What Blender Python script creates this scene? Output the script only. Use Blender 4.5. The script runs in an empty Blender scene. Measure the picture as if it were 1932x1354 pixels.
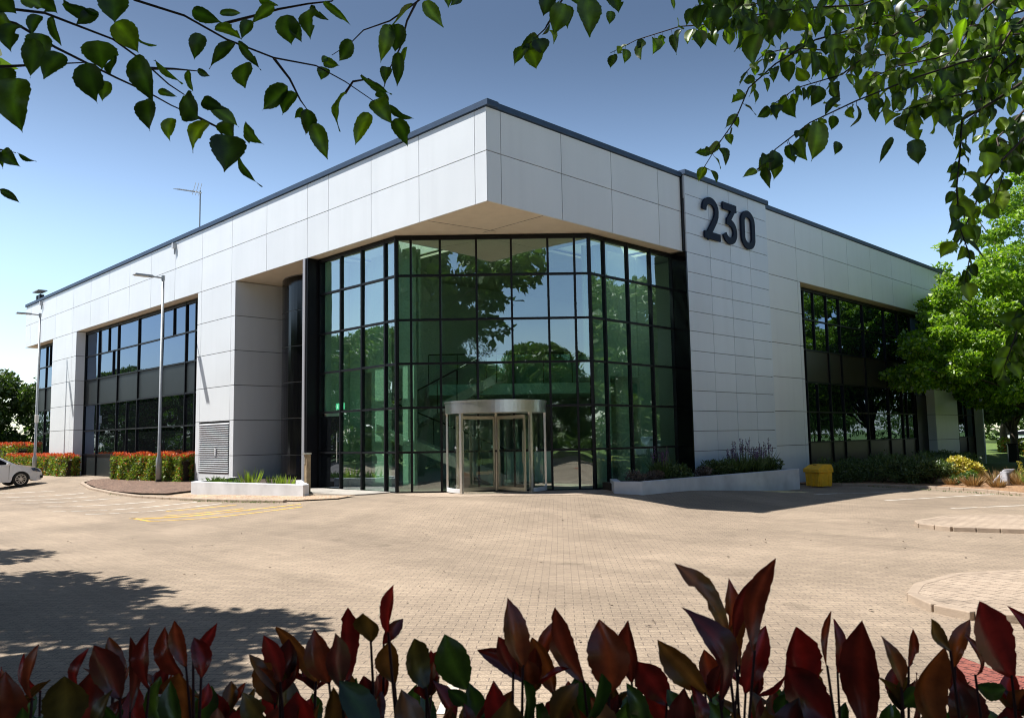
import bpy, bmesh, math, random
import numpy as np
from mathutils import Vector, Matrix
R_ = math.radians
sc = bpy.context.scene
COL = sc.collection
random.seed(7); rng = np.random.default_rng(7)

# ---------------------------------------------------------------- materials
def new_mat(name):
    m = bpy.data.materials.new(name); m.use_nodes = True
    return m, m.node_tree, m.node_tree.nodes['Principled BSDF']
def N(nt, typ, **kw):
    n = nt.nodes.new(typ)
    for k, v in kw.items():
        if k in n.inputs: n.inputs[k].default_value = v
        else: setattr(n, k, v)
    return n
def mat(name, col, rough=.5, metal=0, spec=.5, vary=.0, scale=3., bump=0., bscale=60., coat=0.):
    m, nt, b = new_mat(name)
    b.inputs['Base Color'].default_value = (*col, 1); b.inputs['Roughness'].default_value = rough
    b.inputs['Metallic'].default_value = metal; b.inputs['Specular IOR Level'].default_value = spec
    b.inputs['Coat Weight'].default_value = coat
    tc = N(nt, 'ShaderNodeTexCoord')
    if vary:
        n = N(nt, 'ShaderNodeTexNoise'); n.inputs['Scale'].default_value = scale; n.inputs['Detail'].default_value = 6
        nt.links.new(tc.outputs['Object'], n.inputs['Vector'])
        r = N(nt, 'ShaderNodeMapRange'); r.inputs['From Min'].default_value = .3; r.inputs['From Max'].default_value = .7
        r.inputs['To Min'].default_value = 1 - vary; r.inputs['To Max'].default_value = 1 + vary
        nt.links.new(n.outputs['Fac'], r.inputs['Value'])
        mx = N(nt, 'ShaderNodeVectorMath', operation='SCALE'); mx.inputs[0].default_value = col
        nt.links.new(r.outputs[0], mx.inputs['Scale']); nt.links.new(mx.outputs[0], b.inputs['Base Color'])
    if bump:
        n = N(nt, 'ShaderNodeTexNoise'); n.inputs['Scale'].default_value = bscale; n.inputs['Detail'].default_value = 4
        nt.links.new(tc.outputs['Object'], n.inputs['Vector'])
        bp = N(nt, 'ShaderNodeBump'); bp.inputs['Strength'].default_value = bump; bp.inputs['Distance'].default_value = .02
        nt.links.new(n.outputs['Fac'], bp.inputs['Height']); nt.links.new(bp.outputs[0], b.inputs['Normal'])
    return m
def panel_mat(name, col, rough, var=.05, metal=.0, wob=.015, spec=.5):
    """cladding: each panel a hair different in tone, face very slightly uneven"""
    m, nt, b = new_mat(name)
    g_ = N(nt, 'ShaderNodeNewGeometry'); r = N(nt, 'ShaderNodeMapRange')
    r.inputs['To Min'].default_value = 1 - var; r.inputs['To Max'].default_value = 1 + var
    nt.links.new(g_.outputs['Random Per Island'], r.inputs['Value'])
    tc = N(nt, 'ShaderNodeTexCoord'); n = N(nt, 'ShaderNodeTexNoise'); n.inputs['Scale'].default_value = .9; n.inputs['Detail'].default_value = 5
    mp = N(nt, 'ShaderNodeMapping'); mp.inputs['Scale'].default_value = (1, 1, .35)
    nt.links.new(tc.outputs['Object'], mp.inputs[0]); nt.links.new(mp.outputs[0], n.inputs['Vector'])
    r2 = N(nt, 'ShaderNodeMapRange'); r2.inputs['To Min'].default_value = .93; r2.inputs['To Max'].default_value = 1.05
    nt.links.new(n.outputs['Fac'], r2.inputs['Value'])
    mu0 = N(nt, 'ShaderNodeMath', operation='MULTIPLY'); nt.links.new(r.outputs[0], mu0.inputs[0]); nt.links.new(r2.outputs[0], mu0.inputs[1])
    ms = N(nt, 'ShaderNodeMapping'); ms.inputs['Scale'].default_value = (2.6, 2.6, .2); ns = N(nt, 'ShaderNodeTexNoise'); ns.inputs['Scale'].default_value = 1; ns.inputs['Detail'].default_value = 5
    nt.links.new(tc.outputs['Object'], ms.inputs[0]); nt.links.new(ms.outputs[0], ns.inputs['Vector'])
    rs_ = N(nt, 'ShaderNodeMapRange'); rs_.inputs['From Min'].default_value = .5; rs_.inputs['From Max'].default_value = .8; rs_.inputs['To Min'].default_value = 1.0; rs_.inputs['To Max'].default_value = .95
    nt.links.new(ns.outputs['Fac'], rs_.inputs['Value'])
    mu = N(nt, 'ShaderNodeMath', operation='MULTIPLY'); nt.links.new(mu0.outputs[0], mu.inputs[0]); nt.links.new(rs_.outputs[0], mu.inputs[1])
    mx = N(nt, 'ShaderNodeVectorMath', operation='SCALE'); mx.inputs[0].default_value = col
    nt.links.new(mu.outputs[0], mx.inputs['Scale']); nt.links.new(mx.outputs[0], b.inputs['Base Color'])
    b.inputs['Roughness'].default_value = rough; b.inputs['Metallic'].default_value = metal; b.inputs['Specular IOR Level'].default_value = spec
    n2 = N(nt, 'ShaderNodeTexNoise'); n2.inputs['Scale'].default_value = .8; n2.inputs['Detail'].default_value = 1
    nt.links.new(tc.outputs['Object'], n2.inputs['Vector'])
    bp = N(nt, 'ShaderNodeBump'); bp.inputs['Strength'].default_value = 1; bp.inputs['Distance'].default_value = wob
    nt.links.new(n2.outputs['Fac'], bp.inputs['Height']); nt.links.new(bp.outputs[0], b.inputs['Normal'])
    return m
def glass_mat(name, tint, base, rough=.0, refl=(1, 1, 1), wave=.02, body=None, ior=1.5):
    """glazing: reflection (base + fresnel) over tinted see-through (body=None) or an opaque dark body"""
    m = bpy.data.materials.new(name); m.use_nodes = True; nt = m.node_tree; nt.nodes.clear()
    out = N(nt, 'ShaderNodeOutputMaterial'); mix = N(nt, 'ShaderNodeMixShader')
    gl = N(nt, 'ShaderNodeBsdfGlossy'); gl.inputs['Roughness'].default_value = rough; gl.inputs['Color'].default_value = (*refl, 1)
    fr = N(nt, 'ShaderNodeFresnel'); fr.inputs['IOR'].default_value = ior
    ad = N(nt, 'ShaderNodeMath', operation='ADD', use_clamp=True); ad.inputs[1].default_value = base
    gm = N(nt, 'ShaderNodeNewGeometry'); fo = N(nt, 'ShaderNodeMath', operation='SUBTRACT'); fo.inputs[0].default_value = 1; nt.links.new(gm.outputs['Backfacing'], fo.inputs[1])
    ml = N(nt, 'ShaderNodeMath', operation='MULTIPLY')        # only the outer face of a pane reflects
    nt.links.new(fr.outputs[0], ad.inputs[0]); nt.links.new(ad.outputs[0], ml.inputs[0]); nt.links.new(fo.outputs[0], ml.inputs[1]); nt.links.new(ml.outputs[0], mix.inputs[0])
    if body is None:
        tr = N(nt, 'ShaderNodeBsdfTransparent'); tr.inputs['Color'].default_value = (*tint, 1)
    else:
        tr = N(nt, 'ShaderNodeBsdfDiffuse'); tr.inputs['Color'].default_value = (*body, 1)
    nt.links.new(tr.outputs[0], mix.inputs[1]); nt.links.new(gl.outputs[0], mix.inputs[2]); nt.links.new(mix.outputs[0], out.inputs[0])
    tc = N(nt, 'ShaderNodeTexCoord'); n = N(nt, 'ShaderNodeTexNoise'); n.inputs['Scale'].default_value = .55; n.inputs['Detail'].default_value = 1.5
    nt.links.new(tc.outputs['Object'], n.inputs['Vector'])
    bp = N(nt, 'ShaderNodeBump'); bp.inputs['Strength'].default_value = 1; bp.inputs['Distance'].default_value = wave
    nt.links.new(n.outputs['Fac'], bp.inputs['Height']); nt.links.new(bp.outputs[0], gl.inputs['Normal'])
    return m
def leaf_mat(name, ramp, trans=.35, tcol=None, rough=.45, gloss=.06, vein=False):
    """foliage: tone varies per leaf; light comes through the blade"""
    m = bpy.data.materials.new(name); m.use_nodes = True; nt = m.node_tree; nt.nodes.clear()
    out = N(nt, 'ShaderNodeOutputMaterial'); geo = N(nt, 'ShaderNodeNewGeometry'); cr = N(nt, 'ShaderNodeValToRGB')
    el = cr.color_ramp.elements
    for i, (p, c) in enumerate(ramp):
        e = el[i] if i < 2 else el.new(p)
        e.position = p; e.color = (*c, 1)
    nt.links.new(geo.outputs['Random Per Island'], cr.inputs[0])
    src = cr.outputs[0]
    if vein:
        tc = N(nt, 'ShaderNodeTexCoord'); no = N(nt, 'ShaderNodeTexNoise'); no.inputs['Scale'].default_value = 45; no.inputs['Detail'].default_value = 4
        nt.links.new(tc.outputs['Object'], no.inputs['Vector'])
        mr = N(nt, 'ShaderNodeMapRange'); mr.inputs['From Min'].default_value = .3; mr.inputs['From Max'].default_value = .7
        mr.inputs['To Min'].default_value = .6; mr.inputs['To Max'].default_value = 1.25
        nt.links.new(no.outputs['Fac'], mr.inputs['Value'])
        at = N(nt, 'ShaderNodeAttribute', attribute_name='vein')
        mv = N(nt, 'ShaderNodeMapRange'); mv.inputs['To Min'].default_value = 1; mv.inputs['To Max'].default_value = 2.2
        nt.links.new(at.outputs['Fac'], mv.inputs['Value'])
        mm = N(nt, 'ShaderNodeMath', operation='MULTIPLY'); nt.links.new(mr.outputs[0], mm.inputs[0]); nt.links.new(mv.outputs[0], mm.inputs[1])
        sv = N(nt, 'ShaderNodeVectorMath', operation='SCALE'); nt.links.new(src, sv.inputs[0]); nt.links.new(mm.outputs[0], sv.inputs['Scale'])
        src = sv.outputs[0]
    d = N(nt, 'ShaderNodeBsdfDiffuse'); t = N(nt, 'ShaderNodeBsdfTranslucent')
    nt.links.new(src, d.inputs['Color'])
    tm = N(nt, 'ShaderNodeVectorMath', operation='MULTIPLY'); tm.inputs[1].default_value = tcol or (1.5, 1.7, .7)
    nt.links.new(src, tm.inputs[0]); nt.links.new(tm.outputs[0], t.inputs['Color'])
    m1 = N(nt, 'ShaderNodeMixShader'); m1.inputs[0].default_value = trans
    nt.links.new(d.outputs[0], m1.inputs[1]); nt.links.new(t.outputs[0], m1.inputs[2])
    gl = N(nt, 'ShaderNodeBsdfGlossy'); gl.inputs['Roughness'].default_value = rough
    m2 = N(nt, 'ShaderNodeMixShader'); m2.inputs[0].default_value = gloss
    nt.links.new(m1.outputs[0], m2.inputs[1]); nt.links.new(gl.outputs[0], m2.inputs[2]); nt.links.new(m2.outputs[0], out.inputs[0])
    return m

M = {}
M['white_panel'] = panel_mat('white_panel', (.70, .73, .755), .34, .03)
M['tower_shade_panel'] = panel_mat('tower_shade_panel', (.63, .695, .77), .28, .035)  # bluer than the white cladding: sky-lit shade put into the base colour
M['joint'] = mat('joint', (.12, .12, .12), .8)
M['soffit'] = mat('soffit', (.64, .57, .46), .6, vary=.05)
M['coping'] = mat('coping', (.035, .065, .12), .5, vary=.1, spec=.3)
M['black_metal'] = mat('black_metal', (.008, .008, .010), .4, vary=.1, spec=.2)
M['black_panel'] = panel_mat('black_panel', (.004, .004, .005), .12, .1, 0, .003, .28)
M['spandrel'] = panel_mat('spandrel', (.022, .027, .028), .42, .12, 0, .006, .22)
M['spandrel_brown'] = panel_mat('spandrel_brown', (.035, .028, .02), .32, .12, 0, .01, .4)
M['frame'] = mat('frame', (.006, .007, .009), .45, spec=.25)
M['fin_edge'] = mat('fin_edge', (.3, .3, .32), .4)
M['cw_glass'] = glass_mat('curtain_wall_glass', (.74, .92, .82), .27, refl=(.84, .96, 1), wave=.016)
M['dark_glass'] = glass_mat('office_glass', (.1, .1, .1), .16, refl=(.55, .70, .95), wave=.014, body=(.006, .007, .008))
M['door_glass'] = glass_mat('door_glass', (.9, .95, .93), .07, wave=.004)
M['steel'] = mat('brushed_steel', (.82, .81, .79), .32, 1, vary=.06, scale=8)
M['brass'] = mat('bronze_steel', (.55, .52, .46), .3, 1)
M['galv'] = mat('galvanised', (.34, .36, .37), .5, .5, vary=.1, scale=6)
M['render_white'] = mat('painted_render', (.62, .63, .65), .8, vary=.16, scale=1.6, bump=.3)
M['concrete'] = mat('concrete', (.36, .33, .29), .9, vary=.15, scale=4, bump=.3)
M['navy'] = mat('navy_sign', (.008, .014, .035), .6, spec=.2)
M['yellow_plastic'] = mat('yellow_plastic', (.85, .46, .015), .5, vary=.12, scale=7)
M['dark_rubber'] = mat('rubber', (.015, .015, .015), .7)
M['bark'] = mat('bark', (.075, .058, .042), .9, vary=.35, scale=9, bump=.8, bscale=30)
M['shoot'] = mat('red_shoot', (.05, .012, .010), .6, spec=.2)
M['twig'] = mat('twig', (.05, .03, .022), .7, vary=.3, scale=20)
M['interior_wall'] = mat('interior_wall', (.62, .62, .58), .8)
M['interior_dark'] = mat('interior_dark', (.06, .058, .055), .8)
M['interior_floor'] = mat('interior_floor', (.22, .19, .15), .35)
M['wood'] = mat('wood_panel', (.22, .10, .04), .5, vary=.2, scale=5)
M['frosted'] = mat('frosted_glass', (.45, .66, .6), .3)
M['stone'] = mat('stone', (.32, .31, .33), .9, vary=.3, scale=8, bump=.6, bscale=12)
M['soil'] = mat('soil', (.06, .042, .03), .95, vary=.4, scale=20, bump=1, bscale=40)
M['louvre'] = mat('louvre', (.55, .56, .58), .4, .2)

def paver_mat(name, c1, c2, mortar, scale=1., rot=0., w=.2, h=.1):
    m, nt, b = new_mat(name)
    tc = N(nt, 'ShaderNodeTexCoord'); mp = N(nt, 'ShaderNodeMapping'); mp.inputs['Rotation'].default_value = (0, 0, rot)
    nt.links.new(tc.outputs['Object'], mp.inputs[0])
    br = N(nt, 'ShaderNodeTexBrick'); br.inputs['Scale'].default_value = 1 * scale
    br.inputs['Color1'].default_value = (*c1, 1); br.inputs['Color2'].default_value = (*c2, 1); br.inputs['Mortar'].default_value = (*mortar, 1)
    br.inputs['Mortar Size'].default_value = .0055; br.inputs['Mortar Smooth'].default_value = .3; br.inputs['Bias'].default_value = -.1
    br.inputs['Brick Width'].default_value = w; br.inputs['Row Height'].default_value = h
    nt.links.new(mp.outputs[0], br.inputs['Vector'])
    n1 = N(nt, 'ShaderNodeTexNoise'); n1.inputs['Scale'].default_value = .35; n1.inputs['Detail'].default_value = 8; n1.inputs['Roughness'].default_value = .65
    nt.links.new(tc.outputs['Object'], n1.inputs['Vector'])
    r1 = N(nt, 'ShaderNodeMapRange'); r1.inputs['From Min'].default_value = .3; r1.inputs['From Max'].default_value = .7
    r1.inputs['To Min'].default_value = .76; r1.inputs['To Max'].default_value = 1.2
    nt.links.new(n1.outputs['Fac'], r1.inputs['Value'])
    n2 = N(nt, 'ShaderNodeTexNoise'); n2.inputs['Scale'].default_value = 70; n2.inputs['Detail'].default_value = 3
    nt.links.new(tc.outputs['Object'], n2.inputs['Vector'])
    r2 = N(nt, 'ShaderNodeMapRange'); r2.inputs['From Min'].default_value = .25; r2.inputs['From Max'].default_value = .75
    r2.inputs['To Min'].default_value = .62; r2.inputs['To Max'].default_value = 1.3
    nt.links.new(n2.outputs['Fac'], r2.inputs['Value'])
    mu = N(nt, 'ShaderNodeMath', operation='MULTIPLY'); nt.links.new(r1.outputs[0], mu.inputs[0]); nt.links.new(r2.outputs[0], mu.inputs[1])
    # oil spots and tyre scuffs
    vo = N(nt, 'ShaderNodeTexNoise'); vo.inputs['Scale'].default_value = 1.7; vo.inputs['Detail'].default_value = 3
    nt.links.new(tc.outputs['Object'], vo.inputs['Vector'])
    r3 = N(nt, 'ShaderNodeMapRange'); r3.inputs['From Min'].default_value = .64; r3.inputs['From Max'].default_value = .78
    r3.inputs['To Min'].default_value = 1; r3.inputs['To Max'].default_value = .72
    nt.links.new(vo.outputs['Fac'], r3.inputs['Value'])
    mb_ = N(nt, 'ShaderNodeMapping'); mb_.inputs['Rotation'].default_value = (0, 0, R_(25)); mb_.inputs['Scale'].default_value = (.12, 1.1, 1)
    nb = N(nt, 'ShaderNodeTexNoise'); nb.inputs['Scale'].default_value = 1; nb.inputs['Detail'].default_value = 4; nb.inputs['Distortion'].default_value = .6
    nt.links.new(tc.outputs['Object'], mb_.inputs[0]); nt.links.new(mb_.outputs[0], nb.inputs['Vector'])
    rb = N(nt, 'ShaderNodeMapRange'); rb.inputs['From Min'].default_value = .35; rb.inputs['From Max'].default_value = .65; rb.inputs['To Min'].default_value = .9; rb.inputs['To Max'].default_value = 1.08
    nt.links.new(nb.outputs['Fac'], rb.inputs['Value'])
    mub = N(nt, 'ShaderNodeMath', operation='MULTIPLY'); nt.links.new(mu.outputs[0], mub.inputs[0]); nt.links.new(rb.outputs[0], mub.inputs[1]); mu = mub
    mu2 = N(nt, 'ShaderNodeMath', operation='MULTIPLY'); nt.links.new(mu.outputs[0], mu2.inputs[0]); nt.links.new(r3.outputs[0], mu2.inputs[1])
    sv = N(nt, 'ShaderNodeVectorMath', operation='SCALE'); nt.links.new(br.outputs['Color'], sv.inputs[0]); nt.links.new(mu2.outputs[0], sv.inputs['Scale'])
    nt.links.new(sv.outputs[0], b.inputs['Base Color'])
    b.inputs['Roughness'].default_value = .85; b.inputs['Specular IOR Level'].default_value = .3
    iv = N(nt, 'ShaderNodeMath', operation='MULTIPLY_ADD'); iv.inputs[1].default_value = -1; iv.inputs[2].default_value = 1
    nt.links.new(br.outputs['Fac'], iv.inputs[0])
    bp = N(nt, 'ShaderNodeBump'); bp.inputs['Strength'].default_value = .5; bp.inputs['Distance'].default_value = .006
    nt.links.new(iv.outputs[0], bp.inputs['Height']); nt.links.new(bp.outputs[0], b.inputs['Normal'])
    return m
M['pavers'] = paver_mat('block_paving', (.335, .262, .190), (.285, .222, .163), (.165, .13, .10), rot=R_(-42))
M['edge_pavers'] = paver_mat('edge_paving', (.42, .33, .25), (.36, .28, .21), (.08, .065, .05), rot=R_(20), w=.2, h=.2)
M['kerb_tan'] = mat('kerb_tan', (.36, .28, .21), .9, vary=.15, scale=5, bump=.3)
M['tactile'] = paver_mat('red_tactile', (.33, .11, .08), (.28, .09, .07), (.05, .02, .02), rot=R_(30), w=.1, h=.1)
def speckle_mat(name, cols, scale, bump=.8):
    m, nt, b = new_mat(name)
    tc = N(nt, 'ShaderNodeTexCoord'); v = N(nt, 'ShaderNodeTexVoronoi'); v.inputs['Scale'].default_value = scale
    nt.links.new(tc.outputs['Object'], v.inputs['Vector'])
    sp = N(nt, 'ShaderNodeSeparateColor'); nt.links.new(v.outputs['Color'], sp.inputs[0])
    cr = N(nt, 'ShaderNodeValToRGB')
    for i, c in enumerate(cols):
        e = cr.color_ramp.elements[i] if i < 2 else cr.color_ramp.elements.new(i / (len(cols) - 1))
        e.position = i / (len(cols) - 1); e.color = (*c, 1)
    nt.links.new(sp.outputs[0], cr.inputs[0])
    n = N(nt, 'ShaderNodeTexNoise'); n.inputs['Scale'].default_value = 1.5; n.inputs['Detail'].default_value = 5
    nt.links.new(tc.outputs['Object'], n.inputs['Vector'])
    r = N(nt, 'ShaderNodeMapRange'); r.inputs['To Min'].default_value = .6; r.inputs['To Max'].default_value = 1.4
    nt.links.new(n.outputs['Fac'], r.inputs['Value'])
    sv = N(nt, 'ShaderNodeVectorMath', operation='SCALE'); nt.links.new(cr.outputs[0], sv.inputs[0]); nt.links.new(r.outputs[0], sv.inputs['Scale'])
    nt.links.new(sv.outputs[0], b.inputs['Base Color']); b.inputs['Roughness'].default_value = .9
    bp = N(nt, 'ShaderNodeBump'); bp.inputs['Strength'].default_value = bump; bp.inputs['Distance'].default_value = .03
    nt.links.new(v.outputs['Distance'], bp.inputs['Height']); nt.links.new(bp.outputs[0], b.inputs['Normal'])
    return m
M['mulch'] = speckle_mat('bark_mulch', [(.10, .055, .035), (.22, .13, .09), (.05, .03, .02), (.30, .20, .14)], 22)
M['mulch_orange'] = speckle_mat('bark_chips', [(.30, .15, .07), (.42, .24, .12), (.12, .06, .03), (.45, .30, .18)], 22)
M['gravel'] = speckle_mat('pea_gravel', [(.42, .26, .15), (.50, .38, .26), (.26, .15, .09), (.55, .45, .35)], 26)
M['lawn'] = speckle_mat('lawn_grass', [(.09, .16, .025), (.13, .20, .035), (.06, .11, .02), (.17, .22, .05)], 14)
def paint_mat(name, col, wear):
    m, nt, b = new_mat(name)
    tc = N(nt, 'ShaderNodeTexCoord'); n = N(nt, 'ShaderNodeTexNoise'); n.inputs['Scale'].default_value = 3; n.inputs['Detail'].default_value = 9; n.inputs['Roughness'].default_value = .75
    nt.links.new(tc.outputs['Object'], n.inputs['Vector'])
    r = N(nt, 'ShaderNodeMapRange'); r.inputs['From Min'].default_value = wear - .06; r.inputs['From Max'].default_value = wear + .06
    nt.links.new(n.outputs['Fac'], r.inputs['Value'])
    mx = N(nt, 'ShaderNodeMix', data_type='RGBA'); mx.inputs[6].default_value = (.40, .31, .22, 1); mx.inputs[7].default_value = (*col, 1)
    nt.links.new(r.outputs[0], mx.inputs[0]); nt.links.new(mx.outputs[2], b.inputs['Base Color']); b.inputs['Roughness'].default_value = .8
    return m
M['line_white'] = paint_mat('white_paint', (.68, .64, .58), .47)
M['line_yellow'] = paint_mat('yellow_paint', (.70, .42, .05), .44)

# leaves
M['lf_maple'] = leaf_mat('leaf_bright', [(0, (.055, .12, .010)), (.35, (.13, .24, .015)), (.7, (.21, .34, .02)), (1, (.32, .44, .03))], .45, gloss=.05)
M['lf_dark'] = leaf_mat('leaf_dark', [(0, (.025, .05, .010)), (.6, (.05, .09, .015)), (1, (.10, .16, .025))], .3)
M['lf_mid'] = leaf_mat('leaf_mid', [(0, (.04, .08, .014)), (.6, (.07, .13, .02)), (1, (.12, .19, .03))], .35)
M['lf_hedge'] = leaf_mat('leaf_hedge', [(0, (.05, .10, .012)), (.5, (.13, .21, .02)), (.86, (.32, .36, .05)), (.93, (.4, .12, .02)), (1, (.45, .06, .02))], .3, gloss=.05, rough=.5)
M['lf_red'] = leaf_mat('leaf_new_red', [(0, (.42, .05, .02)), (.6, (.68, .12, .035)), (1, (.7, .30, .06))], .3, tcol=(1.3, .8, .5), gloss=.07)
M['lf_near'] = leaf_mat('leaf_overhanging', [(0, (.020, .040, .007)), (.5, (.040, .078, .009)), (.8, (.08, .135, .011)), (1, (.13, .19, .013))], .45, tcol=(1.9, 2.3, .35), gloss=.05, rough=.4, vein=True)
M['lf_photred'] = leaf_mat('leaf_foreground_red', [(0, (.050, .011, .010)), (.2, (.20, .016, .014)), (.4, (.08, .018, .013)), (.6, (.16, .045, .016)), (.8, (.13, .085, .018)), (1, (.06, .070, .014))], .38, tcol=(2.2, 1.0, .6), gloss=.06, rough=.25, vein=True)
M['lf_photgreen'] = leaf_mat('leaf_foreground_green', [(0, (.02, .045, .008)), (1, (.06, .10, .015))], .35, gloss=.06, rough=.25, vein=True)
M['lf_shrub'] = leaf_mat('leaf_shrub', [(0, (.04, .07, .018)), (.6, (.09, .14, .035)), (1, (.15, .20, .06))], .25)
M['lf_yellow'] = leaf_mat('leaf_yellow', [(0, (.42, .38, .03)), (.6, (.55, .50, .06)), (1, (.65, .5, .2))], .3, tcol=(1.2, 1.2, .5))
M['lf_orange'] = leaf_mat('grass_bronze', [(0, (.16, .11, .04)), (.5, (.34, .2, .08)), (1, (.48, .34, .16))], .3, tcol=(1.2, 1, .6))
M['lf_lime'] = leaf_mat('grass_lime', [(0, (.18, .26, .03)), (1, (.34, .42, .06))], .35)
M['lf_purple'] = leaf_mat('flower_purple', [(0, (.10, .05, .15)), (1, (.22, .10, .26))], .2, tcol=(1, 1, 1))
M['lf_grey'] = leaf_mat('leaf_brown', [(0, (.10, .075, .06)), (1, (.2, .15, .11))], .2, tcol=(1, 1, 1))

# ---------------------------------------------------------------- mesh helpers
class MB:
    def __init__(s): s.v = []; s.f = []; s.mi = []
    def face(s, pts, mi=0):
        n = len(s.v); s.v += [tuple(p) for p in pts]; s.f.append(list(range(n, n + len(pts)))); s.mi.append(mi)
    def box(s, c, size, rz=0, mi=0, top=(1, 1)):
        cx, cy, cz = c; hx, hy, hz = size[0] / 2, size[1] / 2, size[2] / 2; n = len(s.v)
        co, si = math.cos(rz), math.sin(rz)
        for z in (-hz, hz):
            k = top if z > 0 else (1, 1)
            for x, y in ((-hx, -hy), (hx, -hy), (hx, hy), (-hx, hy)):
                x *= k[0]; y *= k[1]
                s.v.append((cx + x * co - y * si, cy + x * si + y * co, cz + z))
        for q in ((3, 2, 1, 0), (4, 5, 6, 7), (0, 1, 5, 4), (1, 2, 6, 5), (2, 3, 7, 6), (3, 0, 4, 7)):
            s.f.append([n + i for i in q]); s.mi.append(mi)
        return s
    def obox(s, o, u, v, w, mi=0):
        o, u, v, w = map(Vector, (o, u, v, w)); n = len(s.v)
        for k in (Vector((0, 0, 0)), w):
            for q in (Vector((0, 0, 0)), u, u + v, v): s.v.append(tuple(o + q + k))
        fl = u.cross(v).dot(w) < 0
        for q in ((3, 2, 1, 0), (4, 5, 6, 7), (0, 1, 5, 4), (1, 2, 6, 5), (2, 3, 7, 6), (3, 0, 4, 7)):
            s.f.append([n + i for i in (q[::-1] if fl else q)]); s.mi.append(mi)
        return s
    def prism(s, poly, z0, z1, mi=0):
        n = len(s.v); k = len(poly)
        z0f = z0 if callable(z0) else (lambda x, y: z0); z1f = z1 if callable(z1) else (lambda x, y: z1)
        s.v += [(x, y, z0f(x, y)) for x, y in poly] + [(x, y, z1f(x, y)) for x, y in poly]
        s.f += [list(range(n, n + k))[::-1], list(range(n + k, n + 2 * k))]; s.mi += [mi, mi]
        for i in range(k):
            j = (i + 1) % k; s.f.append([n + i, n + j, n + k + j, n + k + i]); s.mi.append(mi)
        return s
    def tube(s, pts, rad, sides=8, mi=0, cap=True):
        pts = [Vector(p) for p in pts]
        if not hasattr(rad, '__len__'): rad = [rad] * len(pts)
        base = len(s.v); prev = None
        for i, p in enumerate(pts):
            d = (pts[min(i + 1, len(pts) - 1)] - pts[max(i - 1, 0)]).normalized()
            a = (prev - d * prev.dot(d)) if prev is not None else (Vector((1, 0, 0)) if abs(d.x) < .8 else Vector((0, 1, 0)))
            if prev is None: a = a - d * a.dot(d)
            a.normalize(); prev = a; b = d.cross(a)
            for k in range(sides):
                t = 2 * math.pi * k / sides; s.v.append(tuple(p + (a * math.cos(t) + b * math.sin(t)) * rad[i]))
        for i in range(len(pts) - 1):
            for k in range(sides):
                k2 = (k + 1) % sides
                s.f.append([base + i * sides + k, base + i * sides + k2, base + (i + 1) * sides + k2, base + (i + 1) * sides + k]); s.mi.append(mi)
        if cap:
            s.f.append([base + k for k in range(sides)][::-1]); s.mi.append(mi)
            e = base + (len(pts) - 1) * sides; s.f.append([e + k for k in range(sides)]); s.mi.append(mi)
        return s
    def build(s, name, mats, parent=None, smooth=False, bevel=0):
        me = bpy.data.meshes.new(name); me.from_pydata(s.v, [], s.f)
        mats = mats if isinstance(mats, (list, tuple)) else [mats]
        for m in mats: me.materials.append(m)
        me.polygons.foreach_set('material_index', s.mi)
        if smooth: me.polygons.foreach_set('use_smooth', [True] * len(s.f))
        me.update()
        o = bpy.data.objects.new(name, me); COL.objects.link(o)
        if parent is not None: o.parent = parent
        if bevel:
            b = o.modifiers.new('bevel', 'BEVEL'); b.width = bevel; b.segments = 2; b.limit_method = 'ANGLE'
        return o
def tag(o, label=None, cat=None, group=None, kind=None):
    for k, v in (('label', label), ('category', cat), ('group', group), ('kind', kind)):
        if v: o[k] = v
    return o
def thing(name, label, cat, loc=(0, 0, 0), rz=0, group=None):
    o = bpy.data.objects.new(name, None); COL.objects.link(o); o.location = loc; o.rotation_euler.z = rz
    o.empty_display_size = .3
    return tag(o, label, cat, group)
def copy_tree(o, parent=None):
    c = o.copy(); COL.objects.link(c)
    if parent is not None: c.parent = parent
    for ch in list(o.children): copy_tree(ch, c)
    return c

# ---------------------------------------------------------------- terrain
def S(t): t = min(max(t, 0), 1); return t * t * (3 - 2 * t)
def g(x, y):
    s = S((math.hypot(max(x, 0), max(-y, 0)) - .5) / 5)
    if x > -1: s = max(s, S((y - 4) / 9) * min(1, max(0, x + 1)))
    return -.38 * s
XS = [-900, -400, -200, -110, -75] + [-60 + .5 * i for i in range(0, 181)] + [40, 60, 100, 200, 400, 900]
YS = [-900, -400, -200, -100, -60, -40] + [-26 + .5 * i for i in range(0, 133)] + [60, 80, 120, 200, 400, 900]
def grid_sheet(name, xs, ys, off, m):
    v = [(x, y, g(x, y) + off) for y in ys for x in xs]; nx = len(xs)
    f = [[j * nx + i, j * nx + i + 1, (j + 1) * nx + i + 1, (j + 1) * nx + i] for j in range(len(ys) - 1) for i in range(nx - 1)]
    me = bpy.data.meshes.new(name); me.from_pydata(v, [], f); me.materials.append(m)
    me.polygons.foreach_set('use_smooth', [True] * len(f))
    o = bpy.data.objects.new(name, me); COL.objects.link(o); return tag(o, kind='structure')
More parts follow.
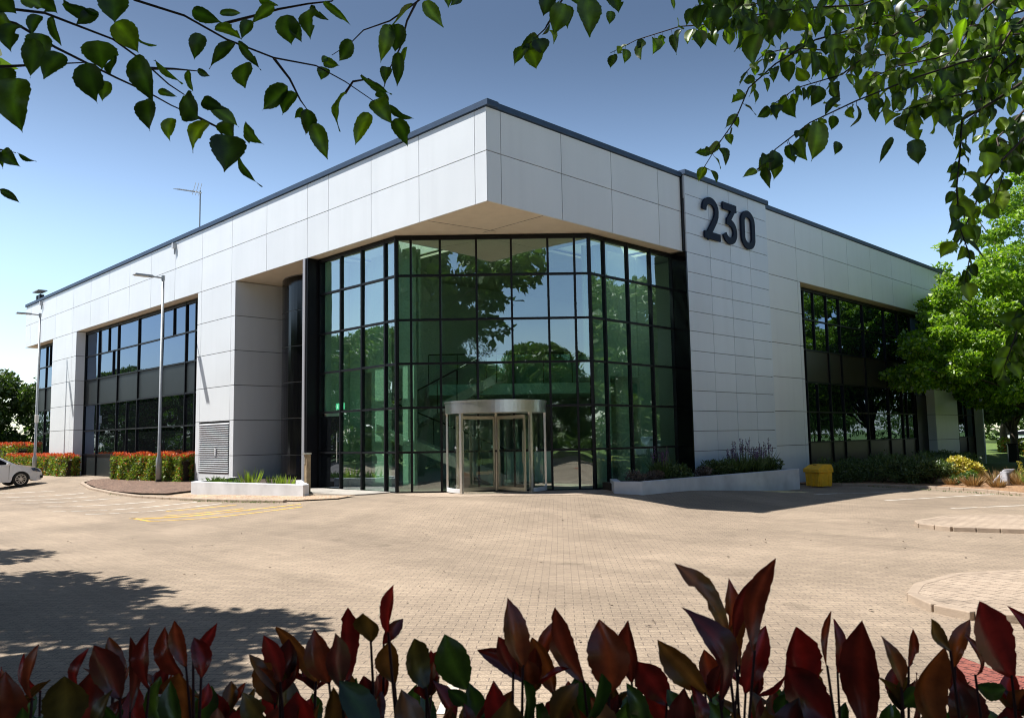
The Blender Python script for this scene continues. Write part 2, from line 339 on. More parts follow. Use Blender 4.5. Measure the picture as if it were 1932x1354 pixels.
def sheet(name, polys, off, m, kind='structure', hump=0):
    bm = bmesh.new()
    for poly in polys:
        b2 = bmesh.new(); vs = [b2.verts.new((x, y, 0)) for x, y in poly]; b2.faces.new(vs)
        x0, x1 = min(p[0] for p in poly), max(p[0] for p in poly); y0, y1 = min(p[1] for p in poly), max(p[1] for p in poly)
        for X in XS:
            if x0 < X < x1: bmesh.ops.bisect_plane(b2, geom=b2.verts[:] + b2.edges[:] + b2.faces[:], plane_co=(X, 0, 0), plane_no=(1, 0, 0))
        for Y in YS:
            if y0 < Y < y1: bmesh.ops.bisect_plane(b2, geom=b2.verts[:] + b2.edges[:] + b2.faces[:], plane_co=(0, Y, 0), plane_no=(0, 1, 0))
        bmesh.ops.recalc_face_normals(b2, faces=b2.faces)
        for f in b2.faces:
            if f.normal.z < 0: f.normal_flip()
        me = bpy.data.meshes.new('t'); b2.to_mesh(me); bm.from_mesh(me); bpy.data.meshes.remove(me); b2.free()
    for v in bm.verts: v.co.z = g(v.co.x, v.co.y) + off
    me = bpy.data.meshes.new(name); bm.to_mesh(me); bm.free(); me.materials.append(m)
    o = bpy.data.objects.new(name, me); COL.objects.link(o); return tag(o, kind=kind)
def kerb(name, pts, w=.13, h=.1, closed=False, m=None):
    mb = MB(); P = []
    n = len(pts)
    for i in range(n if closed else n - 1):           # resample to about 0.45 m stones
        a, b = Vector(pts[i]), Vector(pts[(i + 1) % n]); k = max(1, round((b - a).length / .45))
        P += [a.lerp(b, j / k) for j in range(k)]
    if not closed: P.append(Vector(pts[-1]))
    for i in range(len(P) if closed else len(P) - 1):
        a, b = P[i], P[(i + 1) % len(P)]; d = (b - a).normalized(); nrm = Vector((-d.y, d.x)) * w / 2; gp_ = d * .006
        q = [a + gp_ + nrm, a + gp_ - nrm, b - gp_ - nrm, b - gp_ + nrm]
        mb.prism([(p.x, p.y) for p in q], lambda x, y: g(x, y) - .05, lambda x, y: g(x, y) + h)
    o = mb.build(name, m or M['kerb_tan'], bevel=.012); return tag(o, kind='structure')

tag(grid_sheet('ground', XS, YS, -.03, M['lawn']), kind='structure')
grid_sheet('car_park', [x for x in XS if -60 <= x <= 24], [y for y in YS if -24 <= y <= 16], 0.0, M['pavers'])

# left mulch bed, gravel and slab
mulch = [(-24.0, -1.6), (-23.5, 0.3), (-12.2, 0.3), (-12.2, -2.0), (-12.6, -2.75), (-14.2, -3.0), (-16.4, -3.05), (-19.3, -2.75), (-22.2, -2.2)]
sheet('mulch_bed', [mulch], .06, M['mulch'])
kerb('kerb_left', [(-24.2, -1.3), (-22.9, -2.15), (-19.55, -2.86), (-16.3, -3.2), (-13.5, -3.34), (-11.62, -3.22), (-9.43, -3.01), (-7.58, -2.76), (-5.6, -2.4)], h=.07)
sheet('gravel_bed', [[(-12.1, -3.1), (-11.9, -2.4), (-11.3, -2.2), (-6.6, -1.1), (-5.67, -1.45), (-4.4, -.95), (-4.3, -1.6), (-5.31, -2.2), (-7.6, -2.66), (-9.4, -2.9)]], .035, M['gravel'])
mb = MB(); mb.prism([(-8.5, -.35), (-8.5, .36), (-4.6, .36), (-4.5, -.5), (-4.7, -.95), (-6.6, -1.0)], lambda x, y: g(x, y) - .05, .035)
tag(mb.build('paved_slab', M['concrete'], bevel=.01), kind='structure')
# front threshold of the lobby
sheet('entrance_paving', [[(-4.3, .1), (-2.2, -.2), (.6, 2.6), (.3, 4.9), (-.4, 4.45)]], .006, M['edge_pavers'])

# right planted bed, lawn, path
bedR = [(1.75, 14.9), (2.9, 15.3), (4.82, 15.0), (6.68, 14.2), (8.14, 12.96), (10.5, 11.2), (14, 9.2), (20, 7.5), (20, 21), (.6, 21), (.1, 15.0)]
sheet('planted_bed', [bedR], .05, M['mulch_orange'])
kerb('kerb_right', [(1.6, 14.85), (2.9, 15.2), (4.82, 14.9), (6.68, 14.12), (8.14, 12.88), (10.5, 11.1), (14, 9.1), (20, 7.4)], h=.09)
sheet('footpath', [[(5.5, 46), (9, 43), (30, 40), (30, 43), (9, 47), (6, 50)]], .0, M['edge_pavers'])
# paved islands at the right edge
islA = [(8.50, 3.75), (8.75, 3.2), (9.4, 2.95), (10.5, 3.3), (12.5, 3.9), (13.5, 5.5), (11.5, 6.5), (9.8, 6.1), (8.65, 5.1)]
islB = [(11.05, -3.5), (11.2, -4.15), (11.6, -4.6), (12.0, -4.75), (12.6, -4.5), (13.6, -3.9), (13.6, -1.0), (11.9, -1.4), (11.15, -2.5)]
for k, isl in enumerate((islA, islB)):
    mb = MB(); mb.prism(isl, -.5, -.30); tag(mb.build('paved_island', M['edge_pavers']), kind='structure')
    kerb('island_kerb', isl, w=.12, h=.085, closed=True, m=M['kerb_tan'])
sheet('tactile_paving', [[(12.35, -6.3), (12.75, -6.62), (13.4, -6.35), (13.1, -7.4), (12.3, -6.9)]], .005, M['tactile'])
sheet('drain_cover', [[(8.3, 4.3), (8.65, 4.0), (8.95, 4.3), (8.6, 4.6)]], .004, mat('iron_cover', (.16, .06, .045), .6, .3))
# lawn strips are the ground sheet itself beyond the paving

# specks of leaf litter and weeds in the joints
k = 260; lx = -14 + 27 * rng.random(k); ly = -10 + 16 * rng.random(k); ok = (lx - ly > 3.5); lx, ly = lx[ok], ly[ok]; LITTER = (lx, ly)
# painted lines
def strip(name, segs, w, m):
    polys = []
    for a, b in segs:
        a, b = Vector(a), Vector(b); d = (b - a).normalized(); n = Vector((-d.y, d.x)) * w / 2
        polys.append([tuple(a + n), tuple(a - n), tuple(b - n), tuple(b + n)])
    return sheet(name, polys, .005, m)
strip('parking_line', [((-24.1, -4.9), (-21.4, -3.6)), ((-21.1, -5.5), (-18.3, -3.5)), ((-16.9, -6.0), (-14.4, -3.6)), ((-14.4, -6.2), (-11.4, -3.6)), ((-11.7, -6.4), (-9.3, -3.2)), ((-9.8, -6.1), (-7.9, -3.1)), ((-18.6, -5.8), (-16.4, -3.7))], .09, M['line_white'])
strip('parking_line', [((3.78, 9.13), (4.57, 13.58)), ((5.69, 9.37), (7.34, 13.2)), ((7.86, 7.78), (9.1, 9.8))], .1, M['line_white'])
strip('parking_line', [((-7.35, -5.83), (-4.7, -2.45)), ((-6.1, -5.78), (-4.2, -2.7)), ((-7.35, -5.75), (-6.1, -5.78)), ((-7.2, -5.0), (-6.0, -3.4)), ((-6.9, -5.6), (-5.4, -3.2)), ((-8.3, -4.5), (-7.0, -3.1))], .1, M['line_yellow'])
strip('parking_line', [((9.58, -9.39), (10.25, -10.1))], .1, M['line_white'])

# ---------------------------------------------------------------- building
ZS, ZJ, ZR = 7.43, 8.75, 9.90
J = [1.05 + 1.276 * k for k in range(6)]          # panel joints 1.05 .. 7.43
bld = thing('office_building', 'two storey white panelled office building with glazed corner entrance', 'office building')
def panels(mb, o, u, n, ucuts, zcuts, gap=.011, t=.05, skip=()):
    """cladding panels with open joints on a vertical plane: o origin, u along, n outward"""
    o, u, n = Vector(o), Vector(u), Vector(n)
    for i in range(len(ucuts) - 1):
        for j in range(len(zcuts) - 1):
            if (i, j) in skip: continue
            a, b = sorted((ucuts[i], ucuts[i + 1])); z0, z1 = zcuts[j], zcuts[j + 1]
            mb.obox(o + u * (a + gap) + Vector((0, 0, z0 + gap)) - n * t, u * (b - a - 2 * gap), n * t, Vector((0, 0, z1 - z0 - 2 * gap)), 0)
    a, b = min(ucuts), max(ucuts)
    mb.obox(o + u * (a + .02) + Vector((0, 0, min(zcuts) + .02)) - n * (t + .06), u * (b - a - .04), n * .06, Vector((0, 0, max(zcuts) - min(zcuts) - .04)), 1)
PM = [M['white_panel'], M['joint']]
X, Y, Z = (1, 0, 0), (0, 1, 0), (0, 0, 1)
xl = [-40.9, -39.8, -37.6, -35.05, -32.07, -29.36, -26.8, -24.13, -21.6, -19.05, -16.46, -13.92, -11.3, -8.6, -7.35, -5.02, -2.75, -.45, 0]
mb = MB(); panels(mb, (0, 0, 0), X, (0, -1, 0), xl, [ZS, ZJ, ZR]); mb.build('fascia', PM, bld)
yr = [0, .5, 2.83, 5.04, 7.4, 8.7]
mb = MB(); panels(mb, (0, 0, 0), Y, (1, 0, 0), yr, [ZS, ZJ, ZR]); mb.build('fascia', PM, bld)
yr2 = [14.2, 16.6, 19.04, 21.4, 23.9, 26.4, 28.9, 31.4, 33.9, 36.4, 38.9]
mb = MB(); panels(mb, (0, 0, 0), Y, (1, 0, 0), yr2, [ZS, ZJ, ZR]); mb.build('fascia', PM, bld)
# west end of the fascia
mb = MB(); panels(mb, (-40.9, 0, 0), Y, (-1, 0, 0), [0, 2.6, 5.2, 7.8, 10.4, 20], [ZS, ZJ, ZR]); mb.build('fascia', PM, bld)
# piers on the front
mb = MB(); panels(mb, (0, 0, 0), X, (0, -1, 0), [-16.8, -16.46, -13.92, -13.6], [-.2] + J, skip=((1, 0), (1, 1)))
panels(mb, (0, 0, 0), X, (0, -1, 0), [-16.46, -13.92], [-.2, .40]); panels(mb, (0, 0, 0), X, (0, -1, 0), [-16.46, -13.92], [2.30, 2.32])
panels(mb, (-13.6, 0, 0), Y, (1, 0, 0), [.0, 1.95], [-.2] + J)
mb.build('pier', PM, bld)
mb = MB(); panels(mb, (0, 0, 0), X, (0, -1, 0), [-35.4, -32.05, -31.4], [-.2] + J)
panels(mb, (-31.4, 0, 0), Y, (1, 0, 0), [.0, .6], [-.2] + J); mb.build('pier', PM, bld)
mb = MB(); panels(mb, (0, 0, 0), Y, (1, 0, 0), [14.2, 16.6, 16.85], [-.6] + J)
panels(mb, (0, 16.85, 0), X, (0, 1, 0), [-.6, 0], [-.6] + J); mb.build('pier', PM, bld)
mb = MB(); panels(mb, (0, 0, 0), Y, (1, 0, 0), [31.1, 34.5], [-.6] + J)
panels(mb, (0, 31.1, 0), X, (0, -1, 0), [-.6, 0], [-.6] + J); mb.build('pier', PM, bld)
# louvre vent in the front pier
mb = MB(); n = 23
for i in range(n):
    z = .44 + (2.28 - .44) * i / n
    mb.obox((-16.42, -.035, z), (2.46, 0, 0), (0, .06, .045), (0, .012, -.016))
mb.box((-15.19, .05, 1.35), (2.5, .02, 1.9), mi=1); mb.box((-14.95, -.045, 1.2), (.12, .03, .3), mi=0)
mb.build('louvre_vent', [M['louvre'], M['black_metal']], bld)
# tower with the number
yt = [8.72, 10.13, 11.45, 12.78, 14.1]
zt = [-.6, .98] + [.98 + .643 * k for k in range(1, 14)] + [9.98]
zt = [z for z in zt if z < 9.7 or z == 9.98]
mb = MB(); panels(mb, (.12, 0, 0), Y, (1, 0, 0), yt, zt, gap=.009)
panels(mb, (0, 8.72, 0), X, (0, -1, 0), [-.55, .12], [9.2, 9.98]); panels(mb, (0, 14.1, 0), X, (0, 1, 0), [-.2, .12], [-.6, 9.98]); mb.build('number_tower', [M['tower_shade_panel'], M['joint']], bld)
mb = MB(); mb.box((-.21, 8.70, 3.4), (.64, .06, 8.04)); mb.box((.03, 8.66, 8.7), (.07, .05, 2.5)); mb.build('downpipe_panel', M['black_panel'], bld)
# coping
mb = MB()
mb.box((-20.42, .14, 9.985), (41.06, .4, .15)); mb.box((-.14, 4.52, 9.985), (.4, 8.36, .15)); mb.box((-.02, 11.42, 10.06), (.44, 5.52, .15)); mb.box((-.14, 26.6, 9.985), (.4, 24.72, .15)); mb.box((-40.78, 10.2, 9.985), (.36, 19.7, .15))
mb.build('coping', M['coping'], bld)
# roof, back walls, soffits
HOLES = [(-8.15, -4.9, .95, 2.9), (-2.9, -.8, 5.3, 8.2)]     # unseen roof openings, added so daylight brightens the lobby
def slab(mb, x0, x1, y0, y1, z0, z1):
    xs = sorted({x0, x1} | {h for H in HOLES for h in H[:2] if x0 < h < x1}); ys = sorted({y0, y1} | {h for H in HOLES for h in H[2:] if y0 < h < y1})
    for a, b in zip(xs[:-1], xs[1:]):
        for c, d in zip(ys[:-1], ys[1:]):
            if any(H[0] <= (a + b) / 2 <= H[1] and H[2] <= (c + d) / 2 <= H[3] for H in HOLES): continue
            mb.box(((a + b) / 2, (c + d) / 2, (z0 + z1) / 2), (b - a, d - c, z1 - z0))
mb = MB(); slab(mb, -40.6, -.35, .35, 19.8, 9.3, 9.5); slab(mb, -20, -.35, 19.8, 38.8, 9.3, 9.5)
mb.build('roof', M['joint'], bld)
for H in HOLES:  # pale shafts added below the openings to lead daylight inside
    mb = MB()
    for cx, cy, sx_, sy_ in (((H[0] + H[1]) / 2, H[2] - .06, H[1] - H[0] + .2, .1), ((H[0] + H[1]) / 2, H[3] + .06, H[1] - H[0] + .2, .1), (H[0] - .06, (H[2] + H[3]) / 2, .1, H[3] - H[2]), (H[1] + .06, (H[2] + H[3]) / 2, .1, H[3] - H[2])):
        mb.box((cx, cy, 8.55), (sx_, sy_, 1.9 if sx_ != .1 else 1.88))
    mb.build('added_light_shaft', M['interior_wall'], bld)
mb = MB(); mb.box((-30.3, 19.9, 4.6), (20.7, .2, 10)); mb.box((-20.1, 29.4, 4.6), (.2, 19, 10)); mb.box((-10, 38.9, 4.6), (20, .2, 10)); mb.box((-40.3, 10.6, 3.5), (.2, 18.4, 7.8))
mb.build('rear_wall', M['white_panel'], bld)
mb = MB()
slab(mb, -40.86, -.06, .06, 8.6, 7.445, 7.52); slab(mb, -3.5, -.06, 8.76, 38.8, 7.445, 7.52); slab(mb, -40.86, -3.52, 8.62, 19.8, 7.45, 7.53)
mb.build('soffit', M['soffit'], bld)
mb = MB()    # fine joints in the soffit, set below its face
for x0, y0, x1, y1 in ((-4.35, .5, -.05, .06), (-.6, 4.3, -.06, .1)): pass
mb.box((-2.3, 1.2, 7.441), (.012, 2.2, .006), rz=R_(-10)); mb.box((-1.25, 2.1, 7.441), (2.4, .012, .006), rz=R_(0)); mb.build('soffit_joint', M['joint'], bld)

def window(name, o, u, n, ucuts, zcuts, glass, parent=bld, fw=.06, fd=.12, spandrel=(), extra=(), skip=(), smat=None, label=None, double=()):
    """glazed wall: mullion frame (part) > panes, spandrels (sub-parts)"""
    o, u, n = Vector(o), Vector(u).normalized(), Vector(n).normalized(); zz = Vector((0, 0, 1))
    fr = MB(); cells = []
    z0, z1 = zcuts[0], zcuts[-1]
    for k, c in enumerate(ucuts):
        w = fw * (1.5 if k in double else 1)
        fr.obox(o + u * (c - w / 2) + zz * z0 - n * fd / 2, u * w, n * fd, zz * (z1 - z0))
    for z in zcuts:
        w = fw if z not in (z1,) else fw * 2.0
        zz0 = z - w / 2 if z != z1 else z - w
        fr.obox(o + u * ucuts[0] + zz * zz0 - n * (fd / 2 - .006), u * (ucuts[-1] - ucuts[0]), n * (fd - .016), zz * w)
    for c, a, b in extra: fr.obox(o + u * (c - fw * .4) + zz * a - n * (fd / 2 + .004), u * fw * .8, n * (fd + .002), zz * (b - a))
    for i in range(len(ucuts) - 1):
        for j in range(len(zcuts) - 1):
            if (i, j) in skip: continue
            a, b = ucuts[i], ucuts[i + 1]
            t = random.uniform(-.007, .007); t2 = random.uniform(-.006, .006)
            isp = j in spandrel; tgt = MB(); cells.append((isp, tgt))
            tgt.obox(o + u * a + zz * zcuts[j] - n * (.012 + (0 if isp else t)), u * (b - a) + n * t2 * (not isp), n * .008, zz * (zcuts[j + 1] - zcuts[j]) + n * t * (not isp))
    f = fr.build(name, M['frame'], parent)
    if label: f['label'] = label
    for isp, c in cells: c.build('spandrel' if isp else 'pane', (smat or M['spandrel']) if isp else glass, f)
    return f
zc = [0.0, 1.14, 2.41, 3.68, 4.95, 6.25, 7.43]
A_, KL, KR, B_ = Vector((-8.55, .45, 0)), Vector((-4.4, .45, 0)), Vector((-.5, 4.5, 0)), Vector((-.5, 8.68, 0))
dg = (KR - KL).normalized(); dn = Vector((dg.y, -dg.x, 0))
window('curtain_wall', A_, (1, 0, 0), (0, -1, 0), [.06, 1.28, 2.43, 3.62, 4.15], zc, M['cw_glass'], skip=((0, 0), (0, 1)), double=(0,))
window('curtain_wall', KL, dg, dn, [0, .42, 1.27, 2.33, 3.35, 4.42, 5.2, 5.62], zc, M['cw_glass'], skip=((2, 0), (3, 0), (4, 0), (2, 1), (3, 1), (4, 1)))
window('curtain_wall', KR, (0, 1, 0), (1, 0, 0), [0, .67, 1.81, 2.99, 4.18], zc, M['cw_glass'])
# transom above the revolving door was split by the skipped cells; side door in the first bay
mb = MB(); mb.box((-7.88, .47, 1.17), (1.1, .05, 2.22)); dr = mb.build('side_door', M['dark_glass'], bld)
mb = MB(); mb.tube([(-7.45, .40, .85), (-7.45, .40, 1.75)], .018); mb.box((-7.45, .43, 1.1), (.03, .07, .03)); mb.box((-7.45, .43, 1.5), (.03, .07, .03)); mb.build('handle', M['steel'], dr)
# fin between recess and curtain wall
mb = MB(); mb.box((-8.69, .75, 3.6), (.24, 1.5, 7.64)); mb.build('fin', M['black_metal'], bld)
mb = MB(); mb.box((-8.74, -.02, 3.6), (.14, .03, 7.64)); mb.build('fin_edge', M['fin_edge'], bld)
# black stair drum with rounded corner, in the recess
def drum_plan(): return [(-11.6 + 1.85 * math.cos(t), 2.9 + 1.85 * math.sin(t)) for t in [2 * math.pi * k / 72 for k in range(72)]]
mb = MB(); pl_ = drum_plan(); zz_ = [-.2, 1.05, 2.33, 3.6, 4.88, 6.15, 7.40]
for i in range(len(zz_) - 1):
    mb.prism(pl_, zz_[i] + .012, zz_[i + 1] - .012, 0)
pin = [(-11.6 + (x + 11.6) * .985, 2.9 + (y - 2.9) * .985) for x, y in pl_]
mb.prism(pin, -.2, 7.44, 1)
o = mb.build('stair_drum', [M['black_panel'], M['fin_edge']], bld)
mb = MB(); mb.box((-11.2, 4.8, 3.6), (4.9, .1, 7.7)); mb.build('recess_wall', M['white_panel'], bld)
# office windows
WZ = [1.06, 2.25, 3.58, 4.87, 6.1, 7.40]
xm = [-31.4, -29.4, -26.72, -24.13, -21.5, -18.95, -18.0, -16.8]
window('office_window', (0, .5, 0), X, (0, -1, 0), xm, [-.15] + WZ, M['dark_glass'], spandrel=(0, 3), extra=((-28.0, 6.1, 7.4), (-27.35, 4.9, 6.1), (-20.2, 6.1, 7.4), (-25.4, 1.1, 3.5)))
window('office_window', (0, .5, 0), X, (0, -1, 0), [-39.8, -38.2, -36.8, -35.4], [-.15] + WZ, M['dark_glass'], spandrel=(0, 3), extra=((-37.5, 6.1, 7.4),))
window('office_window', (-39.8, .5, 0), Y, (-1, 0, 0), [0, 2.5, 5, 7.5, 10], [-.15] + WZ, M['dark_glass'], spandrel=(0, 3))
ym = [16.85, 17.97, 20.1, 21.35, 23.85, 26.3, 28.0, 29.6, 31.1]
WR = [1.13, 2.34, 3.55, 4.86, 6.11, 7.40]
window('office_window', (-.5, 0, 0), Y, (1, 0, 0), ym, [-.5] + WR, M['dark_glass'], spandrel=(0, 3), smat=M['spandrel_brown'], extra=((18.88, 4.9, 7.4), (18.9, 1.1, 3.5), (28.6, 1.1, 3.5)))
window('office_window', (-.5, 0, 0), Y, (1, 0, 0), [34.5, 36.0, 37.5, 38.8], [-.5] + WR, M['dark_glass'], spandrel=(0, 3), smat=M['spandrel_brown'])
mb = MB(); mb.box((-.44, 30.35, 1.4), (.1, 1.4, 3.8)); mb.build('service_door', M['black_metal'], bld)
# room behind office windows stays dark; inner floor line for the lobby
# lobby interior
mb = MB()
mb.prism([(-16, .6), (-4.5, .6), (-.6, 4.6), (-.6, 14), (-16, 14)], .02, .035, 0); mb.build('lobby_floor', M['interior_floor'], bld)
mb = MB()
mb.box((-8.35, 3.0, 3.7), (.1, 4.9, 7.4)); mb.box((-9.0, 9.6, 3.7), (.12, 8.4, 7.4)); mb.box((-4.6, 13.2, 3.7), (8.8, .12, 7.4)); mb.box((-2.2, 9.6, 3.7), (3.3, .1, 7.4))
mb.box((-7.9, 1.45, 3.7), (.7, .1, 7.3)); mb.box((-6.45, 1.45, 3.7), (.75, .1, 7.3)); mb.box((-5.1, 1.45, 3.7), (.55, .1, 7.3)); mb.box((-6.5, 1.62, 5.5), (3.4, .08, 3.6))
mb.box((-1.5, 6.9, 5.4), (.08, 3.0, 4.0)); mb.box((-1.45, 8.3, 3.7), (.1, .6, 7.3))
mb.build('lobby_wall', M['interior_wall'], bld)
mb = MB()
for x, y in ((-7.1, 1.75), (-5.75, 1.95), (-1.25, 5.9), (-2.1, 8.0)): mb.tube([(x, y, 0), (x, y, 7.4)], .24, 16)
mb.build('lobby_column', M['interior_wall'], bld, smooth=False)
# mezzanine slab and glass balustrade
mz = [(-8.2, 4.6), (-6.6, 3.4), (-2.6, 7.5), (-2.6, 9.5), (-8.9, 9.5)]
mb = MB(); mb.prism(mz, 2.95, 3.3); mb.build('mezzanine', M['frosted'], bld)
mb = MB()
a, b = Vector((-6.6, 3.4, 3.3)), Vector((-2.6, 7.5, 3.3)); d = b - a
mb.obox(a + Vector((-.02, .02, 0)), d, Vector((-.02, .02, 0)), (0, 0, .95)); mb.build('balustrade', M['door_glass'], bld)
mb = MB(); mb.tube([a + Vector((0, 0, 1)), b + Vector((0, 0, 1))], .025)
for k in range(7): p = a + d * k / 6; mb.tube([p, p + Vector((0, 0, 1))], .015)
mb.build('handrail', M['frame'], bld)
# switchback stair
mb = MB()
q0, q1, q2 = Vector((-3.9, 4.3, .04)), Vector((-6.9, 1.9, 1.7)), Vector((-4.6, 4.6, 3.3))
for a, b in ((q0, q1), (q1 + Vector((-.3, .7, 0)), q2)):
    d = b - a; side = Vector((-d.y, d.x, 0)).normalized()
    for s in (0, 1.1): mb.obox(a + side * s - Vector((0, 0, .02)), d, side * .06, (0, 0, .32))
    for k in range(10):
        p = a + d * (k + .5) / 10; mb.obox(p + side * .06 + Vector((0, 0, .1)), side * 1.04, Vector((d.x, d.y, 0)).normalized() * .28, (0, 0, .04))
mb.box((-7.2, 2.5, 1.75), (1.2, 1.4, .15), rz=.7)
mb.build('staircase', M['interior_wall'], bld)
mb = MB()
for a, b in ((q0, q1), (q1 + Vector((-.3, .7, 0)), q2)):
    mb.tube([a + Vector((0, 0, 1.1)), b + Vector((0, 0, 1.1))], .025)
    for k in range(6): p = a.lerp(b, k / 5); mb.tube([p, p + Vector((0, 0, 1.1))], .014)
mb.build('stair_rail', M['frame'], bld)
# upper gallery parapet further back
mb = MB(); mb.box((-6.0, 9.3, 4.0), (5.6, .08, .9)); mb.build('gallery_parapet', M['frosted'], bld)
# reception desk
ds = thing('reception_desk', 'timber and white reception desk seen inside through the revolving door', 'desk', (-4.4, 6.8, .035), R_(46))
mb = MB(); mb.box((-.7, 0, .5), (1.6, .6, 1.0)); mb.build('desk_front', M['frosted'], ds)
mb = MB(); mb.box((.85, .02, .5), (1.5, .6, 1.0)); mb.build('desk_panel', M['wood'], ds)
mb = MB(); mb.box((.05, 0, 1.03), (3.2, .72, .05)); mb.build('desk_top', M['interior_wall'], ds)
# exit sign
m_exit, nt, b = new_mat('exit_sign_green'); b.inputs['Base Color'].default_value = (.1, .6, .35, 1); b.inputs['Emission Color'].default_value = (.25, 1, .6, 1); b.inputs['Emission Strength'].default_value = .55
m_exw, nt, b = new_mat('exit_sign_white'); b.inputs['Base Color'].default_value = (.8, .9, .85, 1); b.inputs['Emission Color'].default_value = (.8, 1, .9, 1); b.inputs['Emission Strength'].default_value = .8
ex = thing('exit_sign', 'small green lit exit sign above the dark side door', 'exit sign', (-7.75, .72, 2.5))
mb = MB(); mb.box((0, 0, .1), (.46, .03, .2)); mb.build('sign_panel', m_exit, ex)
mb = MB()
mb.box((-.13, -.018, .14), (.03, .006, .03)); mb.box((-.135, -.018, .1), (.035, .006, .05)); mb.box((-.15, -.018, .06), (.02, .006, .05), 0); mb.box((-.11, -.018, .065), (.02, .006, .04))
mb.box((.02, -.018, .1), (.09, .006, .018)); mb.face([(.06, -.02, .07), (.1, -.02, .1), (.06, -.02, .13)]); mb.box((.17, -.018, .1), (.06, .006, .12))
mb.build('sign_symbol', m_exw, ex)

# revolving door (part of the building, with sub-parts)
DC = KL + dg * 2.83 + Vector((0, 0, 0)); RR = 1.42
def arc(a0, a1, r, n=16):
    """points round the drum; angle 0 faces straight out of the facade"""
    return [DC + dn * (r * math.cos(t)) + dg * (r * math.sin(t)) for t in [a0 + (a1 - a0) * k / n for k in range(n + 1)]]
def curved(mb, a0, a1, r, t, z0, z1, n=16, mi=0):
    o_, i_ = arc(a0, a1, r, n), arc(a0, a1, r - t, n)
    mb.prism([(p.x, p.y) for p in o_] + [(p.x, p.y) for p in reversed(i_)], z0, z1, mi)
def curvedq(mb, a0, a1, r, z0, z1, n=14, mi=0):
    o_ = arc(a0, a1, r, n)
    for k in range(n): mb.face([(o_[k].x, o_[k].y, z0), (o_[k + 1].x, o_[k + 1].y, z0), (o_[k + 1].x, o_[k + 1].y, z1), (o_[k].x, o_[k].y, z1)], mi)
ha = R_(43)
mb = MB()
for s in (-1, 1):
    curved(mb, s * ha - .03, s * ha + .03, RR + .01, .08, .02, 2.2, 2)
    curved(mb, s * 1.50 - .03, s * 1.50 + .03, RR + .01, .06, .02, 2.2, 2)
rd = mb.build('revolving_door', M['steel'], bld)
mb = MB(); curvedq(mb, -1.66, 1.66, RR + .03, 2.2, 2.52, 40)
pts = arc(-1.66, 1.66, RR + .03, 40); cc = DC - dn * .25
for k in range(40):
    for z, fl in ((2.2, 1), (2.52, 0)): 
        tri = [(pts[k].x, pts[k].y, z), (pts[k + 1].x, pts[k + 1].y, z), (cc.x, cc.y, z)]; mb.face(tri[::-1] if fl else tri, 0)
curved(mb, -1.66, 1.66, RR + .05, .05, 2.5, 2.545, 40)
mb.build('canopy', M['steel'], rd, smooth=False)
for s in (-1, 1):
    mb = MB(); curvedq(mb, min(s * ha, s * 1.5), max(s * ha, s * 1.5), RR - .03, .1, 2.2); mb.build('curved_glass', M['door_glass'], rd)
    mb = MB(); curved(mb, min(s * ha, s * 1.5), max(s * ha, s * 1.5), RR + .005, .05, .03, .14, 10); mb.build('kick_plate', M['render_white'], rd)
for k in range(4):
    t = R_(38) + k * math.pi / 2 - R_(2); dd = (dn * math.cos(t) + dg * math.sin(t)); sd = Vector((-dd.y, dd.x, 0))
    mb = MB(); p0 = DC + dd * .06; L_ = RR - .12
    mb.obox(p0 - sd * .02 + Vector((0, 0, .05)), dd * .06, sd * .04, (0, 0, 2.08)); mb.obox(p0 + dd * (L_ - .07) - sd * .02 + Vector((0, 0, .05)), dd * .07, sd * .04, (0, 0, 2.08))
    mb.obox(p0 + dd * .06 - sd * .018 + Vector((0, 0, .05)), dd * (L_ - .13), sd * .036, (0, 0, .1)); mb.obox(p0 + dd * .06 - sd * .018 + Vector((0, 0, 2.04)), dd * (L_ - .13), sd * .036, (0, 0, .09))
    mb.obox(p0 + dd * .06 + Vector((0, 0, .15)), dd * (L_ - .13), sd * .006, (0, 0, 1.89), 1)
    mb.tube([p0 + dd * (L_ - .2) + sd * .06 + Vector((0, 0, .8)), p0 + dd * (L_ - .2) + sd * .06 + Vector((0, 0, 1.7))], .014, 8)
    mb.build('door_wing', [M['brass'], M['door_glass']], rd)
mb = MB(); mb.tube([DC + Vector((0, 0, .03)), DC + Vector((0, 0, 2.2))], .05, 12); mb.build('centre_post', M['brass'], rd)

